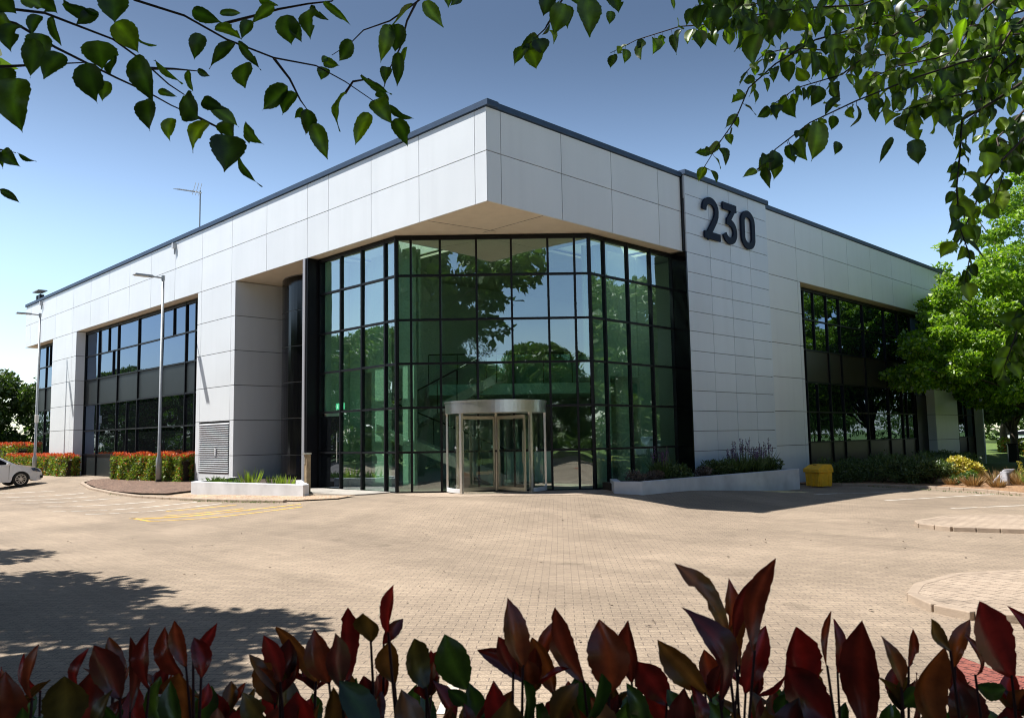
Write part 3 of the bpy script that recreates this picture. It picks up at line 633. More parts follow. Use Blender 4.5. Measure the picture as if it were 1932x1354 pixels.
# number sign
sg = thing('number_sign', 'large navy raised numerals 230 high on the white number tower', 'sign', (.13, 9.6, 8.03))
def stroke(mb, pts, w, x0, x1, closed=False):
    pts = [Vector(p) for p in pts]; n = len(pts); Lf, Rt = [], []
    for i in range(n):
        if closed: a, b, c = pts[i - 1], pts[i], pts[(i + 1) % n]
        else: a, b, c = pts[max(i - 1, 0)], pts[i], pts[min(i + 1, n - 1)]
        d1 = (b - a).normalized() if (b - a).length else (c - b).normalized(); d2 = (c - b).normalized() if (c - b).length else d1
        t = (d1 + d2).normalized(); nn = Vector((-t.y, t.x)); k = 1 / max(.5, nn.dot(Vector((-d1.y, d1.x))))
        Lf.append(b + nn * w / 2 * k); Rt.append(b - nn * w / 2 * k)
    m = n if closed else n - 1
    for i in range(m):
        j = (i + 1) % n; q = [Lf[i], Lf[j], Rt[j], Rt[i]]
        mb.face([(x1, p.x, p.y) for p in q][::-1]); mb.face([(x0, p.x, p.y) for p in q])
        mb.face([(x0, Lf[i].x, Lf[i].y), (x0, Lf[j].x, Lf[j].y), (x1, Lf[j].x, Lf[j].y), (x1, Lf[i].x, Lf[i].y)][::-1])
        mb.face([(x0, Rt[i].x, Rt[i].y), (x0, Rt[j].x, Rt[j].y), (x1, Rt[j].x, Rt[j].y), (x1, Rt[i].x, Rt[i].y)])
    if not closed:
        for i in (0, n - 1): mb.face([(x0, Lf[i].x, Lf[i].y), (x1, Lf[i].x, Lf[i].y), (x1, Rt[i].x, Rt[i].y), (x0, Rt[i].x, Rt[i].y)])
W = .235; x0, x1 = .03, .09
two = [(.14, .96), (.14, 1.02)] + [(.52 + .38 * math.cos(t), 1.02 + .30 * math.sin(t)) for t in [math.pi * (1 - k / 12) for k in range(1, 13)]] + [(.88, .86), (.80, .70), (.60, .45), (.24, .02)]
mb = MB(); stroke(mb, two, W, x0, x1); mb.obox((x0 + .002, .10, 0), (x1 - x0, 0, 0), (0, .98, 0), (0, 0, .24)); mb.build('numeral', M['navy'], sg)
mb = MB(); mb.obox((x0 + .002, 1.30, 1.20), (x1 - x0, 0, 0), (0, .90, 0), (0, 0, .25))
three = [(2.06, 1.30), (1.62, .80)]
stroke(mb, three, .20, x0, x1)
bowl = [(1.55, .82), (1.72, .80)] + [(1.72 + .36 * math.cos(t), .46 + .33 * math.sin(t)) for t in [R_(80 - 12 * k) for k in range(0, 21)]]
stroke(mb, bowl, W, x0 - .002, x1 - .003); mb.build('numeral', M['navy'], sg)
zero = [(2.98 + .36 * math.cos(t), (1.0 if math.sin(t) >= 0 else .45) + .31 * math.sin(t)) for t in [2 * math.pi * k / 32 + .01 for k in range(32)]]
mb = MB(); stroke(mb, zero, W, x0, x1, closed=True); mb.build('numeral', M['navy'], sg)

# TV aerial
ae = thing('roof_aerial', 'thin television aerial on a mast above the long left roof edge', 'aerial', (-23.6, 3, 9.5))
mb = MB(); mb.tube([(0, 0, 0), (0, 0, 4.25)], .035); mb.build('mast', M['galv'], ae)
mb = MB(); a, b = Vector((.15, 0, 4.1)), Vector((-2.1, -.3, 4.75)); mb.tube([a, b], .02)
for k in range(11): p = a.lerp(b, .25 + .75 * k / 10); mb.tube([p + Vector((0, -.16, -.02)), p + Vector((0, .16, .05))], .014, 5)
for k in range(3): p = a.lerp(b, .0 + .12 * k); mb.tube([p + Vector((0, -.15, -.15)), p + Vector((-.22, .1, .55))], .014, 5)
mb.build('antenna', M['galv'], ae)
fl = thing('floodlight', 'dark roof floodlight unit at the far left roof corner', 'floodlight', (-39.4, .3, 10.07))
mb = MB(); mb.box((-.15, 0, .22), (.3, .25, .32)); mb.box((.32, 0, .22), (.3, .25, .32)); mb.build('lamp_box', M['black_metal'], fl)
mb = MB(); mb.box((.0, 0, .62), (1.2, .5, .05)); mb.tube([(.1, 0, 0), (.1, 0, .62)], .03); mb.build('top_bracket', M['galv'], fl)
for x in (-19.05, -37.65):
    o = thing('overflow_spout', 'small metal overflow spout under the roof edge ' + ('above the long office window' if x > -20 else 'near the far left corner'), 'spout', (x, 0, 9.6), group='overflow spouts under the coping')
    mb = MB(); mb.box((0, -.07, .12), (.13, .16, .22)); mb.build('spout_box', M['louvre'], o); mb = MB(); mb.box((.04, -.06, -.12), (.05, .05, .24)); mb.build('drip_pipe', M['galv'], o)

# ---------------------------------------------------------------- leaves / plants
def leaf_quads(P, D, Nn, L, Wd, fold=.25):
    """diamond leaves folded on the midrib: P base, D direction, Nn normal, L length, Wd width (arrays)"""
    n = len(P); D /= np.linalg.norm(D, axis=1)[:, None] + 1e-9
    Sd = np.cross(D, Nn); Sd /= np.linalg.norm(Sd, axis=1)[:, None] + 1e-9; Nn = np.cross(Sd, D)
    L = L[:, None]; Wd = Wd[:, None]
    mid = P + D * L * .45
    v = np.empty((n, 4, 3)); v[:, 0] = P; v[:, 1] = mid + Sd * Wd * .5 + Nn * Wd * fold; v[:, 2] = P + D * L; v[:, 3] = mid - Sd * Wd * .5 + Nn * Wd * fold
    return v.reshape(-1, 3)
def quad_mesh(name, v, m, parent=None):
    n = len(v) // 4; me = bpy.data.meshes.new(name)
    me.vertices.add(len(v)); me.vertices.foreach_set('co', v.astype(np.float32).ravel())
    me.loops.add(n * 4); me.loops.foreach_set('vertex_index', np.arange(n * 4, dtype=np.int32))
    me.polygons.add(n); me.polygons.foreach_set('loop_start', np.arange(0, n * 4, 4, dtype=np.int32)); 
    me.materials.append(m); me.update(calc_edges=True); me.validate()
    o = bpy.data.objects.new(name, me); COL.objects.link(o)
    if parent is not None: o.parent = parent
    return o
def unit(n): v = rng.normal(size=(n, 3)); return v / np.linalg.norm(v, axis=1)[:, None]
def cloud(cl, n, size, flat=.7, droop=.15, asp=.55, up=.6, shell=.5):
    """n leaves through clusters cl [(x,y,z,r)]"""
    cl = np.array(cl, float); w = cl[:, 3] ** 2.2; idx = rng.choice(len(cl), n, p=w / w.sum())
    d = unit(n); r = cl[idx, 3] * (shell + (1 - shell) * rng.random(n)) ** .6 * (.75 + .35 * rng.random(n))
    off = d * r[:, None]; off[:, 2] *= flat
    P = cl[idx, :3] + off
    Nn = unit(n) * .8 + d * .5 + np.array([0, 0, up]); D = unit(n) + d * .6 - np.array([0, 0, droop])
    L = size * (.6 + .8 * rng.random(n)); return leaf_quads(P, D, Nn, L, L * asp)
def crown_clusters(H0, H1, Rm, n, rc, seed, top=.35, lean=(0, 0)):
    rs = random.Random(seed); out = []
    lob = [rs.uniform(0, 6.28) for _ in range(4)]
    for i in range(n):
        t = rs.random() ** .8                       # 0 bottom .. 1 top
        prof = math.sin(math.pi * min(1, .18 + t * (1 - .18) * .98)) ** .55 if t < 1 else 0
        a = rs.uniform(0, 6.283)
        lobe = 1 + .16 * math.sin(3 * a + lob[0] + 4 * t) + .10 * math.sin(5 * a + lob[1] - 7 * t) + .08 * math.sin(9 * t + lob[2])
        r = Rm * prof * lobe * (rs.random() ** .33)
        z = H0 + (H1 - H0) * t
        out.append((r * math.cos(a) + lean[0] * t, r * math.sin(a) + lean[1] * t, z, rc * rs.uniform(.6, 1.25)))
    return out
def tree(name, label, cat, loc, H, Rm, H0, m, n_leaf, size, ncl=70, rc=.9, seed=1, trunk_r=.16, group=None, flat=.6, lean=(0, 0), stems=1, asp=.55):
    t = thing(name, label, cat, loc, 0, group)
    cl = crown_clusters(H0, H - rc * .5, Rm, ncl, rc, seed, lean=lean)
    quad_mesh('crown', cloud(cl, n_leaf, size, flat=flat, asp=asp), m, t)
    mb = MB(); rs = random.Random(seed + 5)
    for sstem in range(stems):
        ox, oy = (rs.uniform(-.5, .5), rs.uniform(-.5, .5)) if stems > 1 else (0, 0)
        top = Vector((lean[0] * .7 + ox * 2, lean[1] * .7 + oy * 2, H * .78)); pts = [Vector((ox, oy, -.1))]
        for k in range(1, 7): q = Vector((ox, oy, 0)).lerp(top, k / 6); pts.append(q + Vector((rs.uniform(-.12, .12), rs.uniform(-.12, .12), 0)))
        mb.tube(pts, [trunk_r * 1.25] + [trunk_r * (1 - .14 * k) for k in range(1, 7)], 10)
        for c in rs.sample(cl, min(16, len(cl))):
            z0 = min(max(c[2] * .55, H0 * .6), H * .7); a = Vector((ox, oy, 0)).lerp(top, z0 / (H * .78)); b = Vector(c[:3])
            mid = a.lerp(b, .5) + Vector((0, 0, .25)); mb.tube([a, mid, b], [trunk_r * .42, trunk_r * .25, .02], 6)
    mb.build('trunk', M['bark'], t, smooth=True)
    return t
def place(t, x, y, z=None, rz=0, s=1.0, label=None):
    c = copy_tree(t); c.location = (x, y, g(x, y) if z is None else z); c.rotation_euler.z = rz; c.scale = (s, s, s)
    if label: c['label'] = label
    return c

# big bright tree on the right
big = thing('maple_tree', 'large bright green leafy tree in front of the right end of the building', 'tree', (4.2, 36.2, -.38))
cl = []; r_ = random.Random(11)
for cx, cy, cz, rx, ry, rz_, n_ in ((.6, .8, 9.3, 6.2, 6.2, 6.6, 190), (-1.3, -5.2, 7.4, 3.1, 3.6, 3.3, 75), (-2.5, -9.7, 5.5, 2.1, 2.6, 2.3, 45), (.2, -6.4, 4.6, 3.2, 3.2, 1.7, 45), (.5, -2, 4.2, 5.0, 4.0, 1.5, 40)):
    for k in range(n_):
        d = Vector((r_.gauss(0, 1), r_.gauss(0, 1), r_.gauss(0, 1))).normalized() * (r_.random() ** .28)
        if d.z < -.7: d.z *= .7
        cl.append((cx + d.x * rx, cy + d.y * ry, cz + d.z * rz_, r_.uniform(.38, .85)))
quad_mesh('crown', cloud(cl, 110000, .19, flat=.45, asp=.6, up=.8), M['lf_maple'], big)
mb = MB(); mb.tube([(0, 0, -.1), (.05, 0, 2), (.15, .1, 5), (.4, .4, 9), (.5, .5, 13)], [.3, .22, .18, .11, .04], 10)
for c in r_.sample(cl, 60):
    z0 = min(max(c[2] * .5, 1.9), 9); a = Vector((.1, .1, z0)); b = Vector(c[:3]); mb.tube([a, a.lerp(b, .5) + Vector((0, 0, .4)), b], [.09, .05, .015], 6)
mb.build('trunk', M['bark'], big, smooth=True)
# under / behind it
bt = tree('tree', 'mid green tree with bare trunk beyond the right end of the building', 'tree', (.4, 43.0, -.38), 8.5, 3.4, 2.6, M['lf_mid'], 16000, .3, ncl=80, rc=.8, seed=21, trunk_r=.22, group='trees beyond the building')
place(bt, 1.7, 45.5, rz=1.3, s=1.1, label='forked tree standing behind the large bright green tree, over the footpath')
place(bt, -1.0, 49, rz=2.6, s=1.0, label='tree at the right edge of the photo beside the far hedge')
place(bt, -3.4, 56, rz=4.1, s=1.2, label='distant tree in the gap just right of the building end')
# trees far left
lt = tree('tree', 'dense dark tree behind the white car at the far left', 'tree', (-73, 11.5, 0), 9.6, 4.6, .3, M['lf_dark'], 22000, .34, ncl=120, rc=.9, seed=31, trunk_r=.2, group='trees beyond the far left corner')
place(lt, -76, 3, z=-.38, rz=1.9, s=1.2, label='leftmost dark tree, cut by the left edge of the photo')
place(lt, -71, 17, z=0, rz=3.2, s=1.6, label='taller lighter topped tree close against the left building corner')
place(lt, -84, 4, z=-.3, rz=5.2, s=1.2, label='tree filling the back of the clump at the far left')
# trees round the car park, seen mirrored in the glass
rt = tree('tree', 'broad shade tree beside the car park, its shadow on the paving', 'tree', (.9, -16.6, -.38), 9.2, 5.2, 2.6, M['lf_mid'], 44000, .26, ncl=150, rc=.85, seed=41, trunk_r=.22, group='trees round the car park')
spots = [(-7.5, -16.8, 1.0), (-14, -28, 1.2), (-24, -30, 1.3), (-34, -27, 1.25), (-45, -30, 1.35), (-56, -27, 1.2), (-70, -30, 1.3), (-88, -26, 1.2), (-110, -30, 1.4),
         (7.5, -24.5, 1.75), (14.5, -26, 1.95), (26, -33, 1.05), (30, -25, 1.0), (36, -16, .95), (27, -36, 1.1),
         (19.5, 15, 1.3), (20, 27, 1.4), (27, 36, 1.4), (26, 22, 1.1), (33, 8, 1.1), (38, -3, 1.0),
         (30, 50, 1.0), (38, 62, 1.1), (24, 68, 1.0), (46, 76, 1.0), (30, 84, 1.0)]
for i, (x, y, s) in enumerate(spots):
    place(rt, x, y, rz=i * 1.7, s=s, label='tree round the car park, seen only mirrored in the glass walls')
# far backdrop trees to the right
for i, (x, y, s) in enumerate([(-14, 98, 1.1), (-6, 92, 1.0), (0, 100, 1.2), (-22, 108, 1.2), (8, 95, 1.1)]):
    place(rt, x, y, rz=i * 2.1, s=s, label='distant tree on the skyline behind the far parked cars')['group'] = 'distant skyline trees'

# belt of woodland all round the site
v = []
for k in range(520):                           # undergrowth behind the car park trees
    if k < 330: x, y = -125 + k * .52, -36 + 5 * rng.random()
    else: x, y = 44 + 5 * rng.random(), -36 + (k - 330) * .75
    hh = 2.6 + 1.4 * math.sin(k * .31) * math.sin(k * .13) + rng.random()
    v.append(cloud([(x, y, hh * q, 1.3) for q in (.2, .6)], 110, .5, flat=.8))
for k in range(420):
    a = rng.random() * 6.283; x, y = 14 + 125 * math.cos(a) * (1 + .15 * rng.random()), 5 + 125 * math.sin(a) * (1 + .15 * rng.random()); hh = 5.5 + 3.5 * math.sin(a * 9) * math.sin(a * 5.3) + 2 * rng.random()
    cl_ = [(x + rng.normal() * 3, y + rng.normal() * 3, hh * q, 2.6) for q in (.15, .4, .65, .9)]
    v.append(cloud(cl_, 130, 1.0, flat=.8))
tag(quad_mesh('wood', np.concatenate(v), M['lf_dark']), 'distant belt of dark woodland round the site', None, kind='stuff')
# hedges ----------------------------------------------------------
def hedge(name, label, p0, p1, depth, h, n, size, red=.22, group=None, zb=None):
    p0, p1 = Vector(p0), Vector(p1); d = (p1 - p0); L = d.length; u = d / L; nv = Vector((-u.y, u.x))
    z0 = zb if zb is not None else min(g(*p0), g(*p1))
    t = thing(name, label, 'hedge', (p0.x, p0.y, z0), math.atan2(u.y, u.x), group)
    def surf(k):
        # points near the surface of a box L x depth x h with soft uneven faces
        a = rng.random((k, 3)); f = rng.choice(4, k, p=[.42, .30, .16, .12]); x = a[:, 0] * L; y = a[:, 1] * depth; z = a[:, 2] * h; j = rng.random(k) ** 1.6 * .16
        y = np.where(f == 0, j, y); z = np.where(f == 1, h - j, z); y = np.where(f == 2, depth - j, y); x = np.where(f == 3, np.where(a[:, 1] > .5, L - j, j), x)
        w = .06 * np.sin(x * 2.3 + z * 3) + .04 * np.sin(x * 5.1 - z * 4 + 1)
        y = y + w * (f == 0); z = z + .05 * np.sin(x * 3.1 + y * 4) * (f == 1)
        nn = np.zeros((k, 3)); nn[f == 0, 1] = -1; nn[f == 1, 2] = 1; nn[f == 2, 1] = 1; nn[f == 3, 0] = np.sign(a[f == 3, 1] - .5)
        return np.stack([x, y, z], 1), nn
    P, nn = surf(n); L_ = size * (.6 + .8 * rng.random(n))
    quad_mesh('foliage', leaf_quads(P, unit(n) + nn * .8 + np.array([0, 0, .3]), unit(n) * .7 + nn, L_, L_ * .5), M['lf_hedge'], t)
    k = int(n * red * 1.5); P = np.stack([rng.random(k) * L, rng.random(k) * depth, h + rng.random(k) ** 1.4 * .19 - .09], 1)
    P[:, 2] += .05 * np.sin(P[:, 0] * 3.1 + P[:, 1] * 4); L_ = size * (.6 + .7 * rng.random(k))
    quad_mesh('new_growth', leaf_quads(P, unit(k) * .7 + np.array([0, 0, 1.]), unit(k), L_, L_ * .45), M['lf_red'], t)
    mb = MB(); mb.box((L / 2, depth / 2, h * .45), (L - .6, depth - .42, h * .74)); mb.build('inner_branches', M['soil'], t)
    return t
hedge('hedge', 'clipped photinia hedge with red tops behind the nearer lamp post', (-22.9, -1.0), (-16.9, -.5), .8, 1.02, 17000, .10)
hedge('hedge', 'small green and red hedge between the white car and the left pier', (-41, -.75), (-30.2, -.7), .7, .95, 11000, .11, red=.3)
hedge('hedge', 'red topped hedge rising behind the white car', (-56, -1.0), (-41, -.2), 1.3, 1.6, 11000, .14, red=.4)
hedge('hedge', 'low clipped green hedge by the far footpath at the right', (-2.2, 49.5), (7, 44.5), 1.2, 1.2, 6000, .16, red=.0)
fe = thing('fence', 'dark boarded fence below the trees at the far left', 'fence', (-66, 2, 0), R_(70))
mb = MB(); mb.box((0, 0, .7), (26, .08, 1.6)); mb.build('boards', mat('fence_dark', (.03, .035, .04), .8), fe)
mb = MB()
for k in range(11): mb.box((-13 + 2.6 * k, .0, .85), (.12, .14, 2.0))
mb.build('posts', M['galv'], fe)

def bush(name, label, x, y, z, r, h, m, n, size, group=None, asp=.5, cat='shrub', seed=0):
    t = thing(name, label, cat, (x, y, z), 0, group); rs = random.Random(seed + int(x * 31 + y * 17))
    cl = [(rs.uniform(-1, 1) * r * .7, rs.uniform(-1, 1) * r * .7, h * rs.uniform(.25, .72), r * rs.uniform(.3, .5)) for _ in range(14)]
    quad_mesh('foliage', cloud(cl, n, size, flat=.8, asp=asp, up=.4, droop=-.3), m, t)
    mb = MB()
    for c in cl[:8]: mb.tube([(0, 0, 0), (c[0] * .5, c[1] * .5, c[2] * .6), c[:3]], [.02, .014, .006], 5)
    mb.build('stem', M['twig'], t)
    return t
def blades(name, label, x, y, z, r, h, m, n, group=None, heads=None, cat='ornamental grass', spread=.8, w=.018, hm=None):
    t = thing(name, label, cat, (x, y, z), 0, group)
    a = rng.random(n) * 6.283; q = rng.random(n) ** .5; P = np.stack([np.cos(a) * r * .3 * q, np.sin(a) * r * .3 * q, np.zeros(n)], 1)
    D = np.stack([np.cos(a) * spread * q, np.sin(a) * spread * q, np.ones(n)], 1); D /= np.linalg.norm(D, axis=1)[:, None]
    L_ = h * (.3 + .85 * rng.random(n)); quad_mesh('leaf_blades', leaf_quads(P, D, unit(n), L_, np.full(n, w)), m, t)
    if heads:
        for k in range(heads):
            a = random.uniform(0, 6.28); q = random.random() * r * .6; hh = h * random.uniform(1.0, 1.5); p = Vector((math.cos(a) * q, math.sin(a) * q, 0)); e = Vector((math.cos(a) * q * 1.5, math.sin(a) * q * 1.5, hh))
            mb = MB(); mb.tube([p, e], [.008, .004], 4); fs = mb.build('flower_stem', M['lf_shrub'], t)
            kk = 26; tt = rng.random(kk); PP = np.array(p)[None] + (np.array(e) - np.array(p))[None] * (.62 + .38 * tt[:, None])
            quad_mesh('flower_spike', leaf_quads(PP, unit(kk), unit(kk), np.full(kk, .045), np.full(kk, .03)), hm or M['lf_purple'], fs)
    return t

# planters ---------------------------------------------------------
def wallpoly(mb, pts, w, ztop, closed=False):
    for i in range(len(pts) - 1):
        a, b = Vector(pts[i]), Vector(pts[i + 1]); d = (b - a).normalized(); n = Vector((-d.y, d.x)) * w
        e = d * (.0 if i == 0 else 0)
        mb.prism([tuple(a + e), tuple(b), tuple(b + n), tuple(a + e + n)], lambda x, y: g(x, y) - .1, ztop - .003 * (i % 2))
pl1 = thing('planter', 'low white rendered planter wall in front of the louvred left pier', 'planter')
mb = MB(); wallpoly(mb, [(-13.4, -.1), (-11.35, -2.5), (-5.95, -1.65)], .2, .30); wallpoly(mb, [(-5.99, -1.44), (-8.6, -.15)], .18, .30)
mb.build('planter_wall', M['render_white'], pl1, bevel=.01)
mb = MB(); mb.prism([(-13.2, -.05), (-11.3, -2.3), (-6.3, -1.5), (-6.5, -1.2), (-8.7, -.3), (-8.7, 1.4), (-13.5, 2)], -.2, .20); mb.build('planter_soil', M['soil'], pl1)
pl2 = thing('planter', 'long pale blue-white planter wall in the shade along the number tower', 'planter')
mb = MB(); wallpoly(mb, [(.97, 3.53), (1.62, 3.9)], .2, .30); wallpoly(mb, [(1.62, 3.9), (1.62, 12.7)], .2, .30); wallpoly(mb, [(1.415, 12.69), (.1, 12.69)], .19, .297); wallpoly(mb, [(-.15, 4.75), (.97, 3.53)], .2, .297)
mb.build('planter_wall', M['render_white'], pl2, bevel=.01)
mb = MB(); mb.prism([(.9, 3.85), (1.43, 4.05), (1.43, 12.6), (.13, 12.6), (.13, 8.6), (-.38, 8.6), (-.38, 4.7)], -.35, .2); mb.build('planter_soil', M['soil'], pl2)
zp = .2
for i, (x, y, r, h, lb) in enumerate([(.75, 6.3, .55, .75, 'round dark hebe bush at the left end of the long planter'), (.75, 8.9, .5, .72, 'dark bush in the long planter just right of the glass wall'), (.8, 11.0, .45, .6, 'dark bush in the long planter right of the purple spikes'), (.8, 12.1, .42, .62, 'rightmost dark bush in the long planter, next to the yellow bin')]):
    bush('hebe_bush', lb, x, y, zp, r, h * .72, M['lf_shrub'], 2600, .085, group='dark bushes in the long planter', asp=.4)
for i, (x, y, lb) in enumerate([(.9, 4.6, 'low brown tufted plant at the tip of the long planter'), (1.0, 5.3, 'low brown tufted plant in front of the first dark bush'), (1.1, 7.6, 'wide brown tufted plant between the first two dark bushes')]):
    bush('brown_plant', lb, x, y, zp, .32, .36, M['lf_grey'], 900, .06, group='brown tufted plants in the long planter')
for i, (x, y, hh, lb) in enumerate([(.95, 9.7, .62, 'purple flower spikes, leftmost clump by the number tower'), (.9, 10.25, .8, 'tall purple flower spikes in the middle of the long planter'), (1.1, 10.7, .6, 'dense purple flower spikes low over the planter wall'), (.9, 11.6, .78, 'thin purple flower spikes nearest the right end of the planter'), (.85, 5.9, .7, 'pale flower spikes standing against the lobby glass')]):
    blades('salvia_plant', lb, x, y, zp, .4, hh, M['lf_shrub'], 220, group='purple spiked plants in the long planter', heads=13, cat='flowering plant', w=.03)
for i, (x, y, hh, m_, lb) in enumerate([(-11.9, -1.5, .3, 'lf_mid', 'low green ground plant below the louvre, at the left of the planter'), (-11.1, -1.7, .32, 'lf_mid', 'low green ground plant in the middle below the louvre'), (-10.4, -1.6, .3, 'lf_mid', 'low green ground plant below the right end of the louvre'), (-9.5, -1.4, .62, 'lf_lime', 'taller pale grass tuft in the left planter'), (-8.3, -1.2, .45, 'lf_shrub', 'thin grey green plant at the right of the left planter'), (-7.6, -1.25, .42, 'lf_lime', 'small broad leaved plant at the right end of the left planter')]):
    blades('planter_plant', lb, x, y, .20, .8, hh * .85, M[m_], 170 if hh < .4 else 70, group='plants in the left planter', cat='plant', spread=1.5 if hh < .4 else .45, w=.03)

# right bed plants
zb = -.33
bl = [(1.4, 16.6, .9, .75), (2.6, 17.2, 1.1, .9), (3.5, 17.6, 1.0, .95), (4.4, 16.9, .8, .75), (1.0, 19, 1.0, .8), (2.2, 20.5, 1.2, .9), (3.4, 21.5, 1.2, .8), (.8, 22.5, .9, .8), (2.6, 24.5, 1.2, .8), (1.4, 27, 1.1, .8), (1.0, 30, 1, .8)]
where = ['just right of the yellow bin', 'in the middle of the front row', 'behind the kerb left of the yellow shrub', 'touching the yellow shrub', 'below the first ground floor window', 'below the second ground floor window', 'behind the front row near the yellow shrub', 'close to the brown wall base', 'in the shade of the large tree', 'in deep shade before the dark door', 'at the foot of the far white pier']
for i, (x, y, r, h) in enumerate(bl):
    bush('evergreen_shrub', 'low dark feathery evergreen shrub ' + where[i], x, y, zb, r, h * 1.05, M['lf_shrub'], 5200, .10, group='evergreen shrubs in the right bed', asp=.35)
bush('yellow_shrub', 'bright yellow leaved shrub at the end of the dark shrubs', 5.0, 18.0, zb, .62, 1.05, M['lf_yellow'], 2200, .12)
bush('green_shrub', 'small glossy green shrub at the foot of the yellow one', 5.55, 16.6, zb, .35, .5, M['lf_mid'], 900, .1)
for i, (x, y, r, lb) in enumerate([(5.2, 16.4, .3, 'small round bronze grass below the yellow shrub'), (6.0, 15.9, .33, 'bronze grass clump second from the left'), (6.3, 17.2, .4, 'bronze grass clump left of the grey stone'), (6.75, 15.7, .33, 'bronze grass clump before the grey stone'), (7.0, 17.2, .42, 'fluffy orange grass clump right of the grey stone'), (6.5, 18.5, .35, 'bronze grass clump behind the grey stone')]):
    blades('bronze_grass', lb, x, y, zb, r * 1.8, .30 + .13 * (i % 3), M['lf_orange'], 330, group='bronze grass clumps in the right bed', spread=1.1, w=.02)
blades('flowering_grass', 'lime green grass clump with pale flower heads at the right edge', 7.9, 15.6, zb, .8, .7, M['lf_lime'], 420, heads=14, hm=M['lf_yellow'])
blades('flowering_grass', 'second lime green clump cut by the right edge of the photo', 8.9, 15.2, zb, .7, .5, M['lf_lime'], 300, heads=6, hm=M['lf_yellow'])
st = MB(); st.obox((6.15, 16.95, zb), (.25, .25, .0), (.1, -.12, .02), (.35, .42, .5)); st.obox((6.55, 16.7, zb), (.22, .0, 0), (.05, .2, 0), (-.05, .2, .45))
tag(st.build('stone', M['stone'], bevel=.04), 'grey leaning slab of stone among the bronze grasses', 'stone')
sheet('lawn', [[(5.2, 19.5), (20, 16), (20, 38), (5, 38), (3.2, 31)]], .056, M['lawn'])
# grass blades on the near lawn, as ground cover
k = 9000; gx = 4.8 + rng.random(k) * 9; gy = 17.5 + rng.random(k) * 9; keep = (gy > 19.4 - (gx - 5.2) * .2)
gx, gy = gx[keep], gy[keep]; k = len(gx); P = np.stack([gx, gy, np.full(k, -.33)], 1)
tag(quad_mesh('grass', leaf_quads(P, unit(k) * .5 + np.array([0, 0, 1.]), unit(k), .06 + .08 * rng.random(k), np.full(k, .03)), M['lf_mid']), 'short green grass tufts on the lawn', None, kind='stuff')

lx, ly = LITTER; k = len(lx); P = np.stack([lx, ly, np.array([g(a, b) for a, b in zip(lx, ly)]) + .012], 1); dd_ = unit(k); dd_[:, 2] *= .15
tag(quad_mesh('leaf_litter', leaf_quads(P, dd_, np.tile([0, 0, 1.], (k, 1)), .03 + .05 * rng.random(k), .02 + .02 * rng.random(k)), M['lf_grey']), 'small dry leaves and specks lying on the paving', None, kind='stuff')
k = 520; t_ = rng.random(k); seg = rng.integers(0, 3, k); A3 = np.array([(-16.3, -3.32), (-9.4, -3.12), (2.9, 15.1)]); B3 = np.array([(-9.4, -3.12), (-5.6, -2.5), (8.14, 12.8)])
P = A3[seg] + (B3 - A3)[seg] * t_[:, None] + rng.normal(size=(k, 2)) * .05; P = np.concatenate([P, np.array([[g(a, b)] for a, b in P])], 1)
tag(quad_mesh('weeds', leaf_quads(P, unit(k) * .8 + np.array([0, 0, .8]), unit(k), .03 + .06 * rng.random(k), np.full(k, .02)), M['lf_mid']), 'small weeds growing along the kerbs', None, kind='stuff')
# yellow grit bin
gb = thing('grit_bin', 'yellow plastic grit bin with sloping lid at the end of the long planter', 'grit bin', (1.58, 14.2, -.37), R_(-24))
mb = MB(); mb.box((0, 0, .30), (.92, .72, .54), top=(1.06, 1.06))
for x in (-.36, 0, .36): mb.box((x, -.37, .27), (.13, .07, .5), top=(1, 1))
for y in (-.22, .22): mb.box((.47, y, .27), (.06, .13, .5))
mb.build('bin_body', M['yellow_plastic'], gb, bevel=.015)
mb = MB(); mb.prism([(-.53, -.45), (.53, -.45), (.53, .42), (-.53, .42)], .575, .71); 
lid = [(-.53, -.45, .712), (.53, -.45, .712), (.53, .42, .712), (-.53, .42, .712), (-.46, -.14, .88), (.46, -.14, .88), (.46, .38, .90), (-.46, .38, .90)]
nv = len(mb.v); mb.v += lid
for q in ((0, 1, 5, 4), (1, 2, 6, 5), (2, 3, 7, 6), (3, 0, 4, 7), (4, 5, 6, 7)): mb.f.append([nv + i for i in q]); mb.mi.append(0)
ld = mb.build('bin_lid', M['yellow_plastic'], gb, bevel=.012)
mb = MB(); mb.box((0, -.2, .875), (.22, .03, .02), rz=0); mb.build('lid_grip', M['wood'], ld)

gb.scale = (.74, .74, .86)
# access post by the side door
ap = thing('access_post', 'slim timber and steel entry post beside the left planter', 'post', (-6.85, -.98, 0))
mb = MB(); mb.box((0, 0, .56), (.12, .14, 1.12)); mb.build('post_body', mat('weathered_wood', (.30, .22, .13), .7, vary=.3, scale=9), ap)
mb = MB(); mb.box((0, -.02, 1.15), (.17, .2, .05)); mb.box((-.03, -.078, .95), (.05, .015, .2)); mb.build('post_cap', M['steel'], ap)

